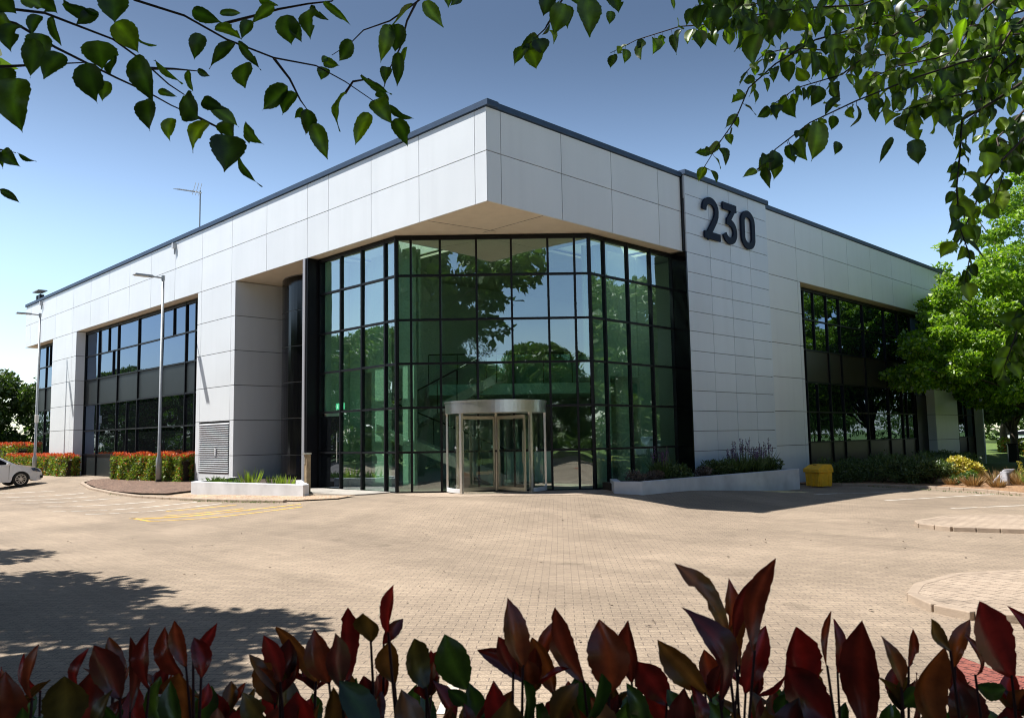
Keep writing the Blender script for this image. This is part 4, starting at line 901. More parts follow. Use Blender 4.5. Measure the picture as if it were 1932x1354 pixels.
# lamp posts
def lamp(label, x, y, z, top, box=False):
    t = thing('lamp_post', label, 'lamp post', (x, y, z), 0, 'lamp posts along the front')
    mb = MB(); mb.tube([(0, 0, 0), (0, 0, .95), (0, 0, 1.12), (0, 0, top)], [.11, .11, .062, .05], 14); mb.build('pole', M['galv'], t, smooth=True)
    mb = MB(); mb.tube([(0, 0, -.02), (0, 0, .18)], .112, 14); mb.build('base_sleeve', M['dark_rubber'], t)
    mb = MB(); mb.tube([(0, .06, top - .07), (0, -.45, top - .05)], .032, 8); mb.tube([(0, 0, top - .16), (0, 0, top + .03)], .07, 10); mb.build('arm', M['galv'], t)
    mb = MB(); mb.box((0, -.78, top - .045), (.3, .75, .07), top=(.8, .9)); lh = mb.build('lamp_head', M['galv'], t, bevel=.01)
    mb = MB(); mb.box((0, -.84, top - .088), (.22, .5, .02)); mb.build('lamp_glass', M['interior_wall'], lh)
    if box: mb = MB(); mb.box((.14, -.02, 3.0), (.16, .16, .42)); mb.build('control_box', M['interior_wall'], t, bevel=.02)
    return t
lamp('nearer grey lamp post standing in front of the photinia hedge', -18.05, -.88, -.03, 8.2)
lamp('farther grey lamp post with a small white box, above the car bonnet', -34.0, -1.05, -.03, 8.6, True)

# ---------------------------------------------------------------- cars
M['car_white'] = mat('car_white', (.86, .87, .88), .22, coat=1); M['car_glass'] = glass_mat('car_glass', (.1, .1, .1), .1, body=(.01, .012, .015), wave=0)
M['car_silver'] = mat('car_silver', (.45, .46, .48), .28, .6, coat=1); M['car_blue'] = mat('car_blue', (.02, .12, .42), .22, coat=1); M['car_red'] = mat('car_red', (.35, .02, .02), .25, coat=1)
M['tyre'] = mat('tyre', (.018, .018, .018), .8); M['alloy'] = mat('alloy', (.62, .62, .62), .3, .8); M['headlight'] = glass_mat('headlight_lens', (.1,) * 3, .25, body=(.08, .09, .1), wave=0)
def car(label, x, y, z, rz, paint, group='parked cars'):
    """hatchback; nose towards local +y, front axle at origin"""
    t = thing('car', label, 'car', (x, y, z), rz, group)
    def arch(cy, r=.37, n=9): return [(cy + r * math.cos(a), .30 + r * math.sin(a)) for a in [math.pi * k / n for k in range(n + 1)]]
    prof = [(.86, .28), (.90, .48), (.86, .62), (.78, .74), (.45, .86), (.0, .93), (-.22, .97)]
    prof += [(-.95, 1.36), (-1.25, 1.44), (-2.0, 1.46), (-2.75, 1.40), (-3.05, 1.28), (-3.30, .98), (-3.36, .60), (-3.28, .28)]
    low = [(-2.88, .22)] + [(p[0], p[1]) for p in reversed(arch(-2.5))] + [(-2.1, .20), (-.42, .20)] + [(p[0], p[1]) for p in reversed(arch(0))] + [(.60, .22)]
    pts = prof + low; n = len(pts); mb = MB()
    st = [(-.86, .0, 1), (-.85, .03, .98), (.85, .03, .98), (.86, 0, 1)]
    rows = []
    def hw(py, pz): return .86 if pz < .62 else (.86 - (pz - .62) * .06 if pz < .95 else .84 - (pz - .95) * .42)
    def endtaper(py): return 1 - .16 * max(0, (py - .35) / .55) ** 2 - .12 * max(0, (-py - 2.9) / .45) ** 2
    for s in (-1, -.93, -.6, 0, .6, .93, 1):
        base = len(mb.v); rows.append(base)
        for (py, pz) in pts:
            e = 1 - abs(s); inset = .0 if e > .05 else .03
            k = endtaper(py); yy = py + (.05 * (1 - s * s) if py > .7 else 0) - (.05 * (1 - s * s) if py < -3.2 else 0)
            zz = pz + (.035 * (1 - s * s) if pz > .8 else 0) - (.02 if abs(s) == 1 and pz > 1.3 else 0)
            mb.v.append((s * hw(py, pz) * k, yy, zz))
    for a, b in zip(rows[:-1], rows[1:]):
        for i in range(n):
            j = (i + 1) % n; mb.f.append([a + i, b + i, b + j, a + j]); mb.mi.append(0)
    for r_, fl in ((rows[0], 0), (rows[-1], 1)):
        f = [r_ + i for i in range(n)]; mb.f.append(f if fl else f[::-1]); mb.mi.append(0)
    body = mb.build('body', paint, t, smooth=False)
    for s in (-1, 1):
        mb = MB()
        w = [(-.42, .97), (-1.0, 1.30), (-1.3, 1.36), (-1.72, 1.375), (-1.72, .97)]; w2 = [(-1.80, .97), (-1.80, 1.375), (-2.4, 1.34), (-2.85, 1.16), (-2.9, 1.02)]
        for q in (w, w2):
            P = [(s * (hw(0, pz) * 1.0 + .004), py, pz) for py, pz in q]; Q = [(s * (hw(0, pz) * .97), py, pz) for py, pz in q]
            mb.face(P if s < 0 else P[::-1]); k = len(q)
            for i in range(k): j = (i + 1) % k; mb.face([P[i], P[j], Q[j], Q[i]])
        mb.build('side_window', M['car_glass'], t)
        mb = MB(); mb.box((s * .93, -.55, 1.0), (.17, .1, .12)); mb.build('wing_mirror', paint, t, bevel=.025)
        mb = MB()
        P = [(s * .70, .80, .72), (s * .76, .66, .80), (s * .835, .38, .78), (s * .85, .45, .66), (s * .77, .80, .60)]
        P = [(p[0] * 1.0 + s * .012, p[1] + .012, p[2] + .01) for p in P]; mb.face(P if s > 0 else P[::-1]); mb.face([(p[0] * .96, p[1] - .05, p[2] - .02) for p in (P if s < 0 else P[::-1])])
        mb.build('headlight', M['headlight'], t)
        mb = MB(); mb.box((s * .70, .845, .40), (.22, .1, .12)); mb.build('fog_lamp', M['dark_rubber'], t)
    mb = MB(); mb.face([(-.62, -.28, 1.02), (.62, -.28, 1.02), (.52, -.93, 1.40), (-.52, -.93, 1.40)]); mb.face([(-.60, -.30, .99), (.60, -.30, .99), (.5, -.95, 1.37), (-.5, -.95, 1.37)][::-1]); mb.build('windscreen', M['car_glass'], t)
    mb = MB(); mb.box((0, .93, .52), (.9, .04, .16)); mb.build('grille', M['dark_rubber'], t)
    for s in (-1, 1):
        for cy in (0, -2.5):
            mb = MB(); N_ = 24
            for k in range(N_):
                a0, a1 = 2 * math.pi * k / N_, 2 * math.pi * (k + 1) / N_
                prf = [(.70, .2), (.70, .31), (.74, .322), (.84, .322), (.865, .30), (.865, .225), (.83, .215)]
                for (u0, r0), (u1, r1) in zip(prf[:-1], prf[1:]):
                    q = [(s * u0, cy + r0 * math.cos(a0), .322 + r0 * math.sin(a0)), (s * u1, cy + r1 * math.cos(a0), .322 + r1 * math.sin(a0)), (s * u1, cy + r1 * math.cos(a1), .322 + r1 * math.sin(a1)), (s * u0, cy + r0 * math.cos(a1), .322 + r0 * math.sin(a1))]
                    mb.face(q if s > 0 else q[::-1])
            wl = mb.build('wheel', M['tyre'], t)
            mb = MB()
            for k in range(5):
                a = 2 * math.pi * k / 5 + .3; d = Vector((0, math.cos(a), math.sin(a))); e = Vector((0, -math.sin(a), math.cos(a))); c = Vector((s * .835, cy, .322))
                for q in (-1, 1): mb.obox(c + e * q * .012 - e * .012, d * .205 + e * q * .035, e * .026, Vector((s * .015, 0, 0)))
            mb.tube([(s * .80, cy, .322), (s * .855, cy, .322)], .05, 12)
            for k in range(24):
                a0, a1 = 2 * math.pi * k / 24, 2 * math.pi * (k + 1) / 24
                mb.face([(s * .845, cy + .222 * math.cos(a0), .322 + .222 * math.sin(a0)), (s * .845, cy + .222 * math.cos(a1), .322 + .222 * math.sin(a1)), (s * .845, cy + .195 * math.cos(a1), .322 + .195 * math.sin(a1)), (s * .845, cy + .195 * math.cos(a0), .322 + .195 * math.sin(a0))])
            mb.build('rim', M['alloy'], wl)
            mb = MB(); mb.tube([(s * .60, cy, .322), (s * .79, cy, .322)], .21, 16); mb.build('wheel_hub', M['dark_rubber'], wl)
    mb = MB(); mb.box((0, 0, .5), (1.3, .72, .5)); mb.box((0, -2.5, .5), (1.3, .72, .5)); mb.build('wheel_arch', M['dark_rubber'], t)
    # door seams
    mb = MB()
    for py, z0, z1 in ((-.48, .34, .95), (-1.76, .3, .96)):
        for s in (-1, 1): mb.box((s * .856, py, (z0 + z1) / 2), (.012, .012, z1 - z0))
    mb.build('door_seam', M['dark_rubber'], t)
    return t
c1 = car('white hatchback parked at the far left, cut by the edge of the photo', -27.45, -3.55, -.235, R_(3), M['car_white'])
def car_copy(src, label, x, y, rz, paint, z=None, group=None):
    c = copy_tree(src); c.location = (x, y, g(x, y) if z is None else z); c.rotation_euler.z = rz; c['label'] = label
    if group: c['group'] = group
    for ch in c.children:
        if ch.name.split('.')[0] in ('body', 'wing_mirror') and paint:
            ch.data = ch.data.copy(); ch.data.materials.clear(); ch.data.materials.append(paint)
    return c
car_copy(c1, 'silver hatchback on the car park, seen mirrored in the long office window', -33.5, -12.5, R_(96), M['car_silver'])
car_copy(c1, 'blue hatchback on the car park, seen mirrored in the lobby glass', -19.5, -15.5, R_(100), M['car_blue'])
for i, (x, y, p, lb) in enumerate([(-10.4, 84, None, 'distant white car between the trunks at the right'), (-6.6, 86, M['car_silver'], 'distant silver car beyond the far hedge'), (-3.0, 84, M['car_red'], 'distant red car near the right edge behind the hedge')]):
    car_copy(c1, lb, x, y, R_(100 + 7 * i), p, group='distant parked cars')
for i, (x, y) in enumerate([(24, 58), (28, 61), (33, 57)]):
    car_copy(c1, 'white car beyond the trees, seen only mirrored in the right office windows', x, y, R_(30), None, group='mirrored white cars')

# bollards by the far path
for i, (x, y, lb) in enumerate([(.9, 40.6, 'dark square bollard on the lawn near the far footpath'), (2.6, 39.6, 'dark square bollard at the right edge of the photo')]):
    t = thing('bollard', lb, 'bollard', (x, y, g(x, y)), .4, 'bollards by the far footpath')
    mb = MB(); mb.box((0, 0, .5), (.42, .42, 1.0)); mb.build('bollard_post', M['spandrel'], t, bevel=.02)
    mb = MB(); mb.box((0, 0, 1.04), (.5, .5, .08)); mb.build('bollard_cap', M['black_metal'], t)

# ---------------------------------------------------------------- near leaves
CAM = Vector((14.742, -13.833, 1.48)); YAW, TILT, ROLL, FPX = .7901, .0964, -.0177, 1553.5
fwd = Vector((-math.sin(YAW) * math.cos(TILT), math.cos(YAW) * math.cos(TILT), math.sin(TILT)))
rgt = Vector((math.cos(YAW), math.sin(YAW), 0)); upv = rgt.cross(fwd)
c_, s_ = math.cos(ROLL), math.sin(ROLL); rgt, upv = rgt * c_ + upv * s_, rgt * -s_ + upv * c_
def P3(px, py, d): return CAM + (fwd + rgt * ((px - 966) / FPX) - upv * ((py - 677) / FPX)) * d
class Leaves:
    """true leaf blades: outline, midrib fold, curl, serration"""
    def __init__(s): s.v = []; s.f = []; s.vein = []
    def add(s, base, tip, w, nrm, fold=.25, curl=.15, kind='birch', seed=0, twist=0.):
        rs = random.Random(seed); base, tip = Vector(base), Vector(tip); D = tip - base; L = D.length; D.normalize()
        nrm = Vector(nrm); nrm = (nrm - D * nrm.dot(D)).normalized(); sd = D.cross(nrm)
        if twist: q = Matrix.Rotation(twist, 3, D); nrm = q @ nrm; sd = q @ sd
        n = 21; b = len(s.v); cs = rs.uniform(-.12, .12); ph = rs.uniform(0, 6)
        bite = rs.random() < .22; bt = rs.uniform(.3, .9); bs = rs.choice((-1, 1))
        for i in range(n):
            t = i / (n - 1)
            if kind == 'birch': wd = math.sin(math.pi * t ** .70) ** .62 * (1 - t ** 5) * 1.0 if 0 < t < 1 else .0
            else: wd = math.sin(math.pi * t ** 1.12) ** .74 * (1 - .35 * max(0, (t - .8) / .2)) if 0 < t < 1 else .0
            wd = max(wd, .015) * w / 2 * (1 + (.025 if i % 2 else -.025) + .03 * math.sin(i * 1.7 + ph))
            c = base + D * (L * t) + nrm * (curl * L * (math.sin(math.pi * t) * .5 - t * t * .6)) + sd * (cs * L * math.sin(math.pi * t))
            for k, q in ((-1, -1.), (-.5, -.5), (0, 0), (.5, .5), (1, 1.)):
                ww = wd * q
                if bite and abs(t - bt) < .12 and k * bs == 1: ww *= .55
                wave = (.022 if kind != 'birch' else .03) * L * math.sin(t * (8 + cs * 30) + ph + 2 * k) * abs(k)
                s.v.append(tuple(c + sd * ww + nrm * (abs(ww) * fold * 1.2 + wave))); s.vein.append(1.0 if k == 0 else 0.0)
        for i in range(n - 1):
            for k in range(4): s.f.append([b + i * 5 + k, b + i * 5 + k + 1, b + (i + 1) * 5 + k + 1, b + (i + 1) * 5 + k])
    def build(s, name, m, parent):
        me = bpy.data.meshes.new(name); me.from_pydata(s.v, [], s.f); me.materials.append(m)
        me.polygons.foreach_set('use_smooth', [True] * len(s.f))
        a = me.attributes.new('vein', 'FLOAT', 'POINT'); a.data.foreach_set('value', s.vein); me.update()
        o = bpy.data.objects.new(name, me); COL.objects.link(o); o.parent = parent; return o
rs = random.Random(3)
# tree standing behind the viewpoint whose branches hang into the view
ot = thing('birch_tree', 'tree above the viewpoint with leafy twigs hanging into the top of the photo', 'tree', (0, 0, 0))
TX, TY = 12.6, -18.4
mb = MB(); trunk_top = Vector((TX + .3, TY + .8, 6.6))
mb.tube([(TX, TY, -.45), (TX + .05, TY + .1, 1.5), (TX + .1, TY + .4, 3.5), trunk_top], [.24, .19, .15, .08], 12)
mb.build('trunk', M['bark'], ot, smooth=True)
cl = [(TX + dx, TY + dy, z, r) for dx, dy, z, r in [(rs.uniform(-4.0, 3.0), rs.uniform(-3.0, 3.1), rs.uniform(5.2, 9), rs.uniform(.5, .9)) for _ in range(130)]]
quad_mesh('crown', cloud(cl, 42000, .11, flat=.6), M['lf_near'], ot)
tw = MB(); lv = Leaves()
def down(v, k): return v + Vector((0, 0, -1)) * k
def twig(pts, d, r0=.0035, r1=.001):
    """twig polyline in photo pixels with distance d (or list) -> world points"""
    ds = d if hasattr(d, '__len__') else [d] * len(pts)
    W = [P3(p[0], p[1], q) for p, q in zip(pts, ds)]; n = len(W)
    tw.tube(W, [r0 + (r1 - r0) * k / (n - 1) for k in range(n)], 6); return W
K = .497
def T5(pts): return [(x * K, y * K) for x, y in pts]
def T6(pts): return [(960 + x * .503, y * .503) for x, y in pts]
twL = [[(470, -60), (510, 0), (700, 60), (860, 150), (1040, 220), (1200, 250), (1310, 310), (1420, 385)], [(850, 90), (960, 62), (1060, 35), (1170, 15), (1260, 5), (1300, -40)],
       [(1040, 222), (1100, 300), (1140, 380), (1165, 415)], [(-60, 0), (0, 30), (170, 50), (300, 100), (430, 150), (540, 230), (640, 320), (700, 360)],
       [(-60, 60), (60, 90), (210, 180), (330, 240), (440, 295), (560, 350), (650, 400), (740, 440)], [(-60, 255), (40, 252), (160, 245), (320, 238)], [(1640, -40), (1580, 10), (1480, 80), (1380, 115), (1330, 165), (1260, 210)],
       [(1580, 10), (1545, 80), (1520, 180), (1480, 260), (1455, 340)], [(-60, 560), (10, 570), (60, 580)], [(-60, 700), (0, 720), (20, 730)], [(570, 260), (660, 262), (750, 270)], [(1310, 355), (1340, 310), (1400, 300), (1440, 325)], [(740, 440), (820, 480), (880, 560)]]
dL = [1.75, 1.7, 1.78, 1.5, 1.65, 1.4, 2.2, 2.15, 1.9, 1.7, 1.6, 1.8, 1.7]
for p, d in zip(twL, dL): twig(T5(p), [d + .15 - .02 * i for i in range(len(p))])
lfL = [(70, 300, 78, 495, 140, 1.35), (20, 260, 10, 360, 95, 1.4), (60, 95, 40, 190, 90, 1.5), (130, 150, 110, 290, 85, 1.5), (160, 130, 150, 225, 105, 1.55), (235, 205, 165, 295, 95, 1.5), (150, 60, 120, 130, 55, 1.6), (195, 65, 225, 172, 50, 1.6), (370, 155, 385, 262, 128, 1.5),
       (335, 240, 365, 390, 115, 1.5), (430, 220, 420, 285, 70, 1.5), (410, 310, 385, 382, 62, 1.55), (430, -20, 435, 85, 108, 1.45), (440, 85, 522, 198, 95, 1.5), (515, 215, 570, 392, 115, 1.5), (240, 15, 372, 48, 45, 1.6), (370, 45, 285, 92, 60, 1.6), (515, 130, 583, 180, 22, 1.6), (590, 230, 690, 318, 40, 1.6),
       (712, 270, 732, 345, 28, 1.6), (750, 265, 797, 288, 26, 1.6), (555, 380, 562, 492, 88, 1.6), (655, 450, 645, 533, 52, 1.6), (700, 365, 760, 450, 110, 1.6), (770, 380, 852, 408, 35, 1.6), (800, 405, 905, 480, 60, 1.6), (790, 465, 722, 572, 100, 1.6), (865, 455, 880, 520, 80, 1.65), (860, 515, 850, 645, 132, 1.55), (905, 575, 980, 712, 42, 1.6),
       (930, 470, 992, 548, 40, 1.6), (935, 505, 945, 545, 34, 1.7), (730, 42, 832, 90, 44, 1.7), (835, 52, 917, 48, 20, 1.7), (950, 78, 918, 148, 50, 1.7), (1040, 22, 958, 86, 52, 1.65), (985, 0, 1055, 20, 26, 1.7), (1090, 58, 1105, 170, 85, 1.65), (1110, 80, 1145, 160, 45, 1.66), (1170, 40, 1168, 137, 78, 1.65),
       (1178, 28, 1243, 76, 26, 1.7), (1228, 8, 1328, 95, 20, 1.7), (762, 130, 738, 222, 62, 1.75), (818, 105, 915, 150, 46, 1.75), (892, 165, 790, 252, 62, 1.75), (905, 160, 985, 265, 28, 1.75), (932, 240, 930, 333, 94, 1.75), (1092, 330, 992, 415, 78, 1.8), (1125, 355, 1065, 433, 62, 1.8), (1165, 415, 1160, 512, 60, 1.8), (1190, 470, 1242, 602, 66, 1.8),
       (1150, 412, 1118, 450, 30, 1.8), (1310, 352, 1278, 492, 56, 1.8), (1400, 430, 1350, 548, 62, 1.8), (1425, 380, 1490, 462, 78, 1.8), (1500, 452, 1545, 555, 66, 1.8), (1478, 398, 1568, 450, 22, 1.8), (1452, 345, 1450, 398, 60, 2.0), (1370, 288, 1485, 357, 28, 1.8), (1466, 255, 1458, 315, 46, 2.1), (1335, 155, 1285, 232, 62, 1.9), (1240, 215, 1222, 238, 26, 1.9),
       (1232, 230, 1288, 250, 44, 1.9), (1235, 258, 1218, 302, 50, 1.9), (1478, 95, 1446, 232, 60, 2.0), (1512, 92, 1500, 198, 78, 2.0), (1510, 200, 1502, 322, 36, 2.0), (1545, 180, 1520, 272, 40, 2.1), (1612, 5, 1683, 100, 62, 2.0), (1565, 15, 1480, 110, 40, 2.0), (12, 570, 72, 628, 55, 1.9), (68, 580, 135, 615, 30, 1.9), (0, 570, 8, 640, 30, 1.9), (2, 722, 75, 770, 20, 1.7),
       (0, -10, 60, 50, 90, 1.6), (80, -10, 160, 30, 80, 1.6), (140, 0, 215, 50, 70, 1.7), (0, 60, 50, 100, 60, 1.6), (600, 345, 668, 362, 30, 1.6), (1690, -30, 1700, 25, 40, 2.0), (1740, -20, 1715, 18, 40, 2.1)]
for i, (x0_, y0_, x1_, y1_, w, d) in enumerate(lfL):
    xm_, ym_ = (x1_ - x0_) * .03, (y1_ - y0_) * .03; a = P3((x0_ - xm_ * .5) * K, (y0_ - ym_ * .5) * K, d); b = P3((x1_ + xm_) * K, (y1_ + ym_) * K, d + rs.uniform(-.025, .025))
    Lp = math.hypot(x1_ - x0_, y1_ - y0_); slim = w < Lp * .42
    nv_ = -fwd * (.5 if slim else 1.) + upv * rs.uniform(-.3, .5) + rgt * rs.uniform(-.5, .5)
    lv.add(a, b, w * K / FPX * d * (1.02 if not slim else 1.5), nv_, fold=rs.uniform(.1, .35), curl=rs.uniform(-.05, .25), seed=i, twist=(rs.uniform(.75, 1.0) if slim else 0))
twR = [([(1100, 20), (990, 50), (850, 85), (640, 100), (480, 150), (380, 200)], 2.6, 48), ([(1500, 60), (1330, 100), (1150, 150), (1000, 240), (900, 330), (850, 450), (780, 550), (725, 640)], 2.3, 46),
       ([(2000, 180), (1850, 200), (1700, 235), (1500, 300), (1300, 380), (1130, 460), (1000, 560), (930, 640)], 1.9, 55), ([(2000, 260), (1820, 380), (1700, 450), (1690, 600), (1680, 700), (1690, 850), (1730, 960), (1710, 1060)], 1.8, 50),
       ([(2000, 450), (1850, 600), (1780, 700), (1720, 830), (1690, 900)], 1.8, 50), ([(190, -60), (200, 0), (135, 110), (60, 180)], 2.0, 60), ([(2000, 20), (1900, 50), (1640, 130), (1500, 200), (1330, 210), (1200, 130)], 2.2, 50),
       ([(1500, -60), (1320, 20), (1100, 30), (900, 60), (760, 60)], 2.3, 55), ([(1700, -60), (1560, 60), (1400, 160), (1250, 280), (1080, 330), (980, 400)], 2.2, 48), ([(2000, 80), (1900, 230), (1780, 330), (1600, 380), (1450, 420)], 1.9, 60),
       ([(1450, -60), (1350, 80), (1200, 190), (1060, 180), (960, 200), (880, 280)], 2.5, 44), ([(2000, 340), (1900, 450), (1830, 520), (1860, 640), (1820, 760)], 2.0, 50), ([(1900, -60), (1750, 60), (1680, 200), (1600, 300), (1560, 400)], 2.0, 60),
       ([(2000, 620), (1940, 600), (1890, 540), (1780, 500)], 2.1, 50), ([(2010, 1150), (1920, 1200), (1890, 1290), (1850, 1400)], 2.0, 62), ([(2010, 1060), (1960, 1120), (1900, 1180)], 2.0, 60),
       ([(2000, 120), (1800, 140), (1600, 220), (1450, 250), (1350, 300)], 2.1, 55), ([(1800, -50), (1620, 30), (1450, 60), (1300, 60)], 2.3, 55), ([(1250, -50), (1050, -10), (900, 20), (700, 20)], 2.5, 50), ([(2000, 0), (1880, 120), (1800, 260), (1760, 420), (1700, 470)], 1.9, 60)]
for ti, (p, d, ln) in enumerate(twR):
    q = T6(p); Wp = twig(q, [d + .2 - .03 * i for i in range(len(p))]); tot = 0; side = 1
    for a, b in zip(Wp[:-1], Wp[1:]):
        seg = (b - a).length; step = 25 * .503 * 1.0 / FPX * d * (1.0 if ti not in (0, 1, 2, 5) else 1.25); k = max(1, int(seg / step))
        for j in range(k):
            base = a.lerp(b, (j + rs.random()) / k); side = -side; dr = (b - a).normalized()
            lat = dr.cross(fwd).normalized() * side
            dd = (dr * rs.uniform(-.2, .9) + lat * rs.uniform(.2, 1.0) + Vector((0, 0, -1)) * rs.uniform(.4, 1.4) + fwd * rs.uniform(-.6, .6)).normalized()
            L_ = ln * rs.uniform(.7, 1.4) * .503 * 1.28 / FPX * d; st_ = L_ * .25
            tw.tube([base, base + dd * st_], [.0008, .0006], 4, cap=False)
            nv_ = -fwd * rs.uniform(.1, 1) + upv * rs.uniform(-.2, 1) + rgt * rs.uniform(-.8, .8)
            lv.add(base + dd * st_, base + dd * (st_ + L_), L_ * rs.uniform(.6, .82), nv_, fold=rs.uniform(.1, .4), curl=rs.uniform(-.1, .3), seed=ti * 1000 + j, twist=rs.uniform(-.5, .5))
# hand placed single leaves at the top
for i, (x0_, y0_, x1_, y1_, w, d) in enumerate([(300, -10, 308, 138, 92, 1.7), (210, 15, 168, 132, 76, 1.8), (150, -20, 130, 60, 60, 1.9), (385, -30, 412, 48, 62, 1.9), (382, 42, 378, 92, 34, 2.0), (105, 148, 128, 206, 64, 2.1), (80, 172, 48, 186, 20, 2.1), (605, -20, 622, 38, 20, 2.1), (1160, 455, 1140, 605, 88, 1.8), (1510, 455, 1540, 530, 56, 1.8), (1515, 525, 1540, 620, 76, 1.8), (1000, 565, 975, 645, 56, 1.9), (955, 590, 935, 645, 40, 1.95), (1230, 530, 1222, 582, 32, 1.95), (1790, 570, 1790, 668, 92, 1.8), (1770, 710, 1765, 766, 58, 1.9), (1710, 765, 1680, 830, 40, 1.9), (1790, 770, 1845, 820, 50, 1.9), (1240, 365, 1185, 435, 30, 1.9), (1440, 515, 1390, 612, 26, 1.9)]):
    a = P3(960 + x0_ * .503, y0_ * .503, d); b = P3(960 + x1_ * .503, y1_ * .503, d)
    lv.add(a, b, w * .503 / FPX * d * 1.1, -fwd + upv * rs.uniform(-.3, .5) + rgt * rs.uniform(-.4, .4), fold=.2, curl=.1, seed=500 + i)
# dense mass in the corner
for i in range(420):
    u_ = rs.random() ** 1.2; v_ = rs.random() ** 1.3
    x = 1950 - u_ * 640; lim = 370 - u_ * 300; y = -60 + v_ * lim
    d = rs.uniform(1.9, 3.2); base = P3(x, y, d); dd = Vector((rs.uniform(-.6, .6), rs.uniform(-.6, .6), -1)).normalized(); L_ = rs.uniform(.04, .08)
    lv.add(base, base + dd * L_, L_ * rs.uniform(.55, .75), Vector((rs.uniform(-1, 1), rs.uniform(-1, 1), rs.uniform(-.2, 1))), fold=.25, curl=.15, seed=2000 + i)
# limbs carrying the twigs
for px, py, d in ((-40, -60, 1.8), (500, -70, 1.95), (820, -70, 2.3), (1060, -80, 2.2), (1500, -70, 2.5), (1950, -60, 2.3), (1700, -70, 2.3), (1250, -70, 2.6)):
    e = P3(px, py, d); m_ = trunk_top.lerp(e, .5) + Vector((0, 0, .9)); s0 = Vector((TX + .15, TY + .5, 4.2))
    tw.tube([s0, s0.lerp(m_, .5) + Vector((0, 0, .3)), m_, e.lerp(m_, .3) + Vector((0, 0, .15)), e], [.05, .035, .02, .01, .004], 7)
tw.tube([P3(1950, -60, 2.3), P3(2050, 60, 2.2), P3(2040, 300, 2.1), P3(2030, 560, 2.1)], [.006, .005, .004, .003], 6)
tw.build('twig', M['twig'], ot, smooth=True)
lv.build('leaves', M['lf_near'], ot)

# foreground photinia hedge
fh = thing('hedge', 'dark red photinia hedge shoots along the bottom of the photo', 'hedge', (0, 0, 0))
red, grn, stm = Leaves(), Leaves(), MB()
F = [(60, 1320, 62, 1218, 44), (78, 1305, 33, 1238, 28), (150, 1300, 156, 1226, 30), (228, 1320, 178, 1215, 62), (215, 1300, 212, 1210, 44), (245, 1350, 247, 1188, 26), (282, 1300, 268, 1186, 52), (345, 1275, 298, 1188, 54), (352, 1260, 328, 1170, 34), (362, 1240, 410, 1178, 26), (380, 1280, 368, 1200, 42),
     (340, 1390, 352, 1258, 84), (22, 1400, 8, 1275, 100), (112, 1390, 122, 1268, 88), (200, 1400, 168, 1268, 96), (375, 1340, 394, 1288, 26), (530, 1290, 498, 1195, 40), (520, 1330, 486, 1238, 62), (600, 1290, 528, 1176, 48), (622, 1290, 592, 1188, 56), (642, 1300, 630, 1193, 62), (655, 1290, 650, 1140, 52),
     (700, 1210, 690, 1148, 54), (732, 1195, 738, 1105, 36), (722, 1215, 762, 1168, 30), (745, 1290, 735, 1203, 50), (805, 1300, 772, 1203, 64), (815, 1300, 832, 1224, 40), (996, 1290, 904, 1223, 44), (970, 1270, 938, 1198, 38), (988, 1260, 962, 1128, 58), (1002, 1280, 1046, 1166, 32), (1104, 1290, 1042, 1140, 52),
     (1150, 1310, 1130, 1170, 88), (1192, 1290, 1182, 1172, 52), (1045, 1310, 1010, 1198, 54), (1372, 1200, 1284, 1060, 54), (1370, 1220, 1380, 1096, 40), (1385, 1215, 1430, 1076, 32), (1422, 1235, 1466, 1050, 46), (1360, 1320, 1306, 1145, 76), (1395, 1260, 1402, 1150, 40), (1405, 1310, 1445, 1180, 52), (1335, 1310, 1240, 1208, 62),
     (1262, 1330, 1200, 1238, 66), (1530, 1310, 1498, 1178, 82), (1560, 1260, 1572, 1153, 16), (1580, 1270, 1584, 1173, 34), (1640, 1390, 1637, 1166, 86), (1570, 1370, 1476, 1246, 84), (1702, 1300, 1672, 1203, 34), (1714, 1260, 1722, 1186, 20), (1782, 1390, 1764, 1208, 78), (1795, 1230, 1748, 1163, 30), (1800, 1260, 1832, 1168, 34),
     (1840, 1275, 1838, 1203, 32), (1912, 1280, 1846, 1132, 88), (1950, 1270, 1922, 1148, 60), (1835, 1400, 1808, 1278, 80), (460, 1400, 470, 1330, 60), (700, 1390, 680, 1300, 60), (930, 1400, 900, 1330, 60), (1090, 1400, 1080, 1320, 56), (1300, 1400, 1290, 1300, 60), (1430, 1400, 1420, 1300, 60), (1930, 1400, 1900, 1330, 70), (585, 1400, 570, 1300, 80)]
for i, (x0_, y0_, x1_, y1_, w) in enumerate(F):
    d = .78 + .22 * ((i * 37) % 10) / 10; a = P3(x0_, y0_, d); b = P3(x1_, y1_, d + rs.uniform(-.015, .015))
    nv_ = -fwd + rgt * rs.uniform(-.7, .7) + upv * rs.uniform(-.2, .3)
    red.add(a, b, w / FPX * d * .9, nv_, fold=rs.uniform(.15, .6), curl=rs.choice((-1, 1)) * rs.uniform(.05, .38), kind='photinia', seed=3000 + i, twist=rs.uniform(-.3, .3))
    stm.tube([a + Vector((0, 0, -.2)) + rgt * rs.uniform(-.03, .03), a.lerp(b, .05)], [.0022, .0013], 5)
for i, (x0_, y0_, x1_, y1_, w) in enumerate([(880, 1300, 838, 1198, 64), (845, 1300, 880, 1330, 30), (1700, 1330, 1740, 1300, 40), (1840, 1290, 1900, 1300, 34)]):
    a = P3(x0_, y0_, .9); b = P3(x1_, y1_, .9); grn.add(a, b, w / FPX * .9 * 1.05, -fwd, fold=.2, curl=.1, kind='photinia', seed=3500 + i)
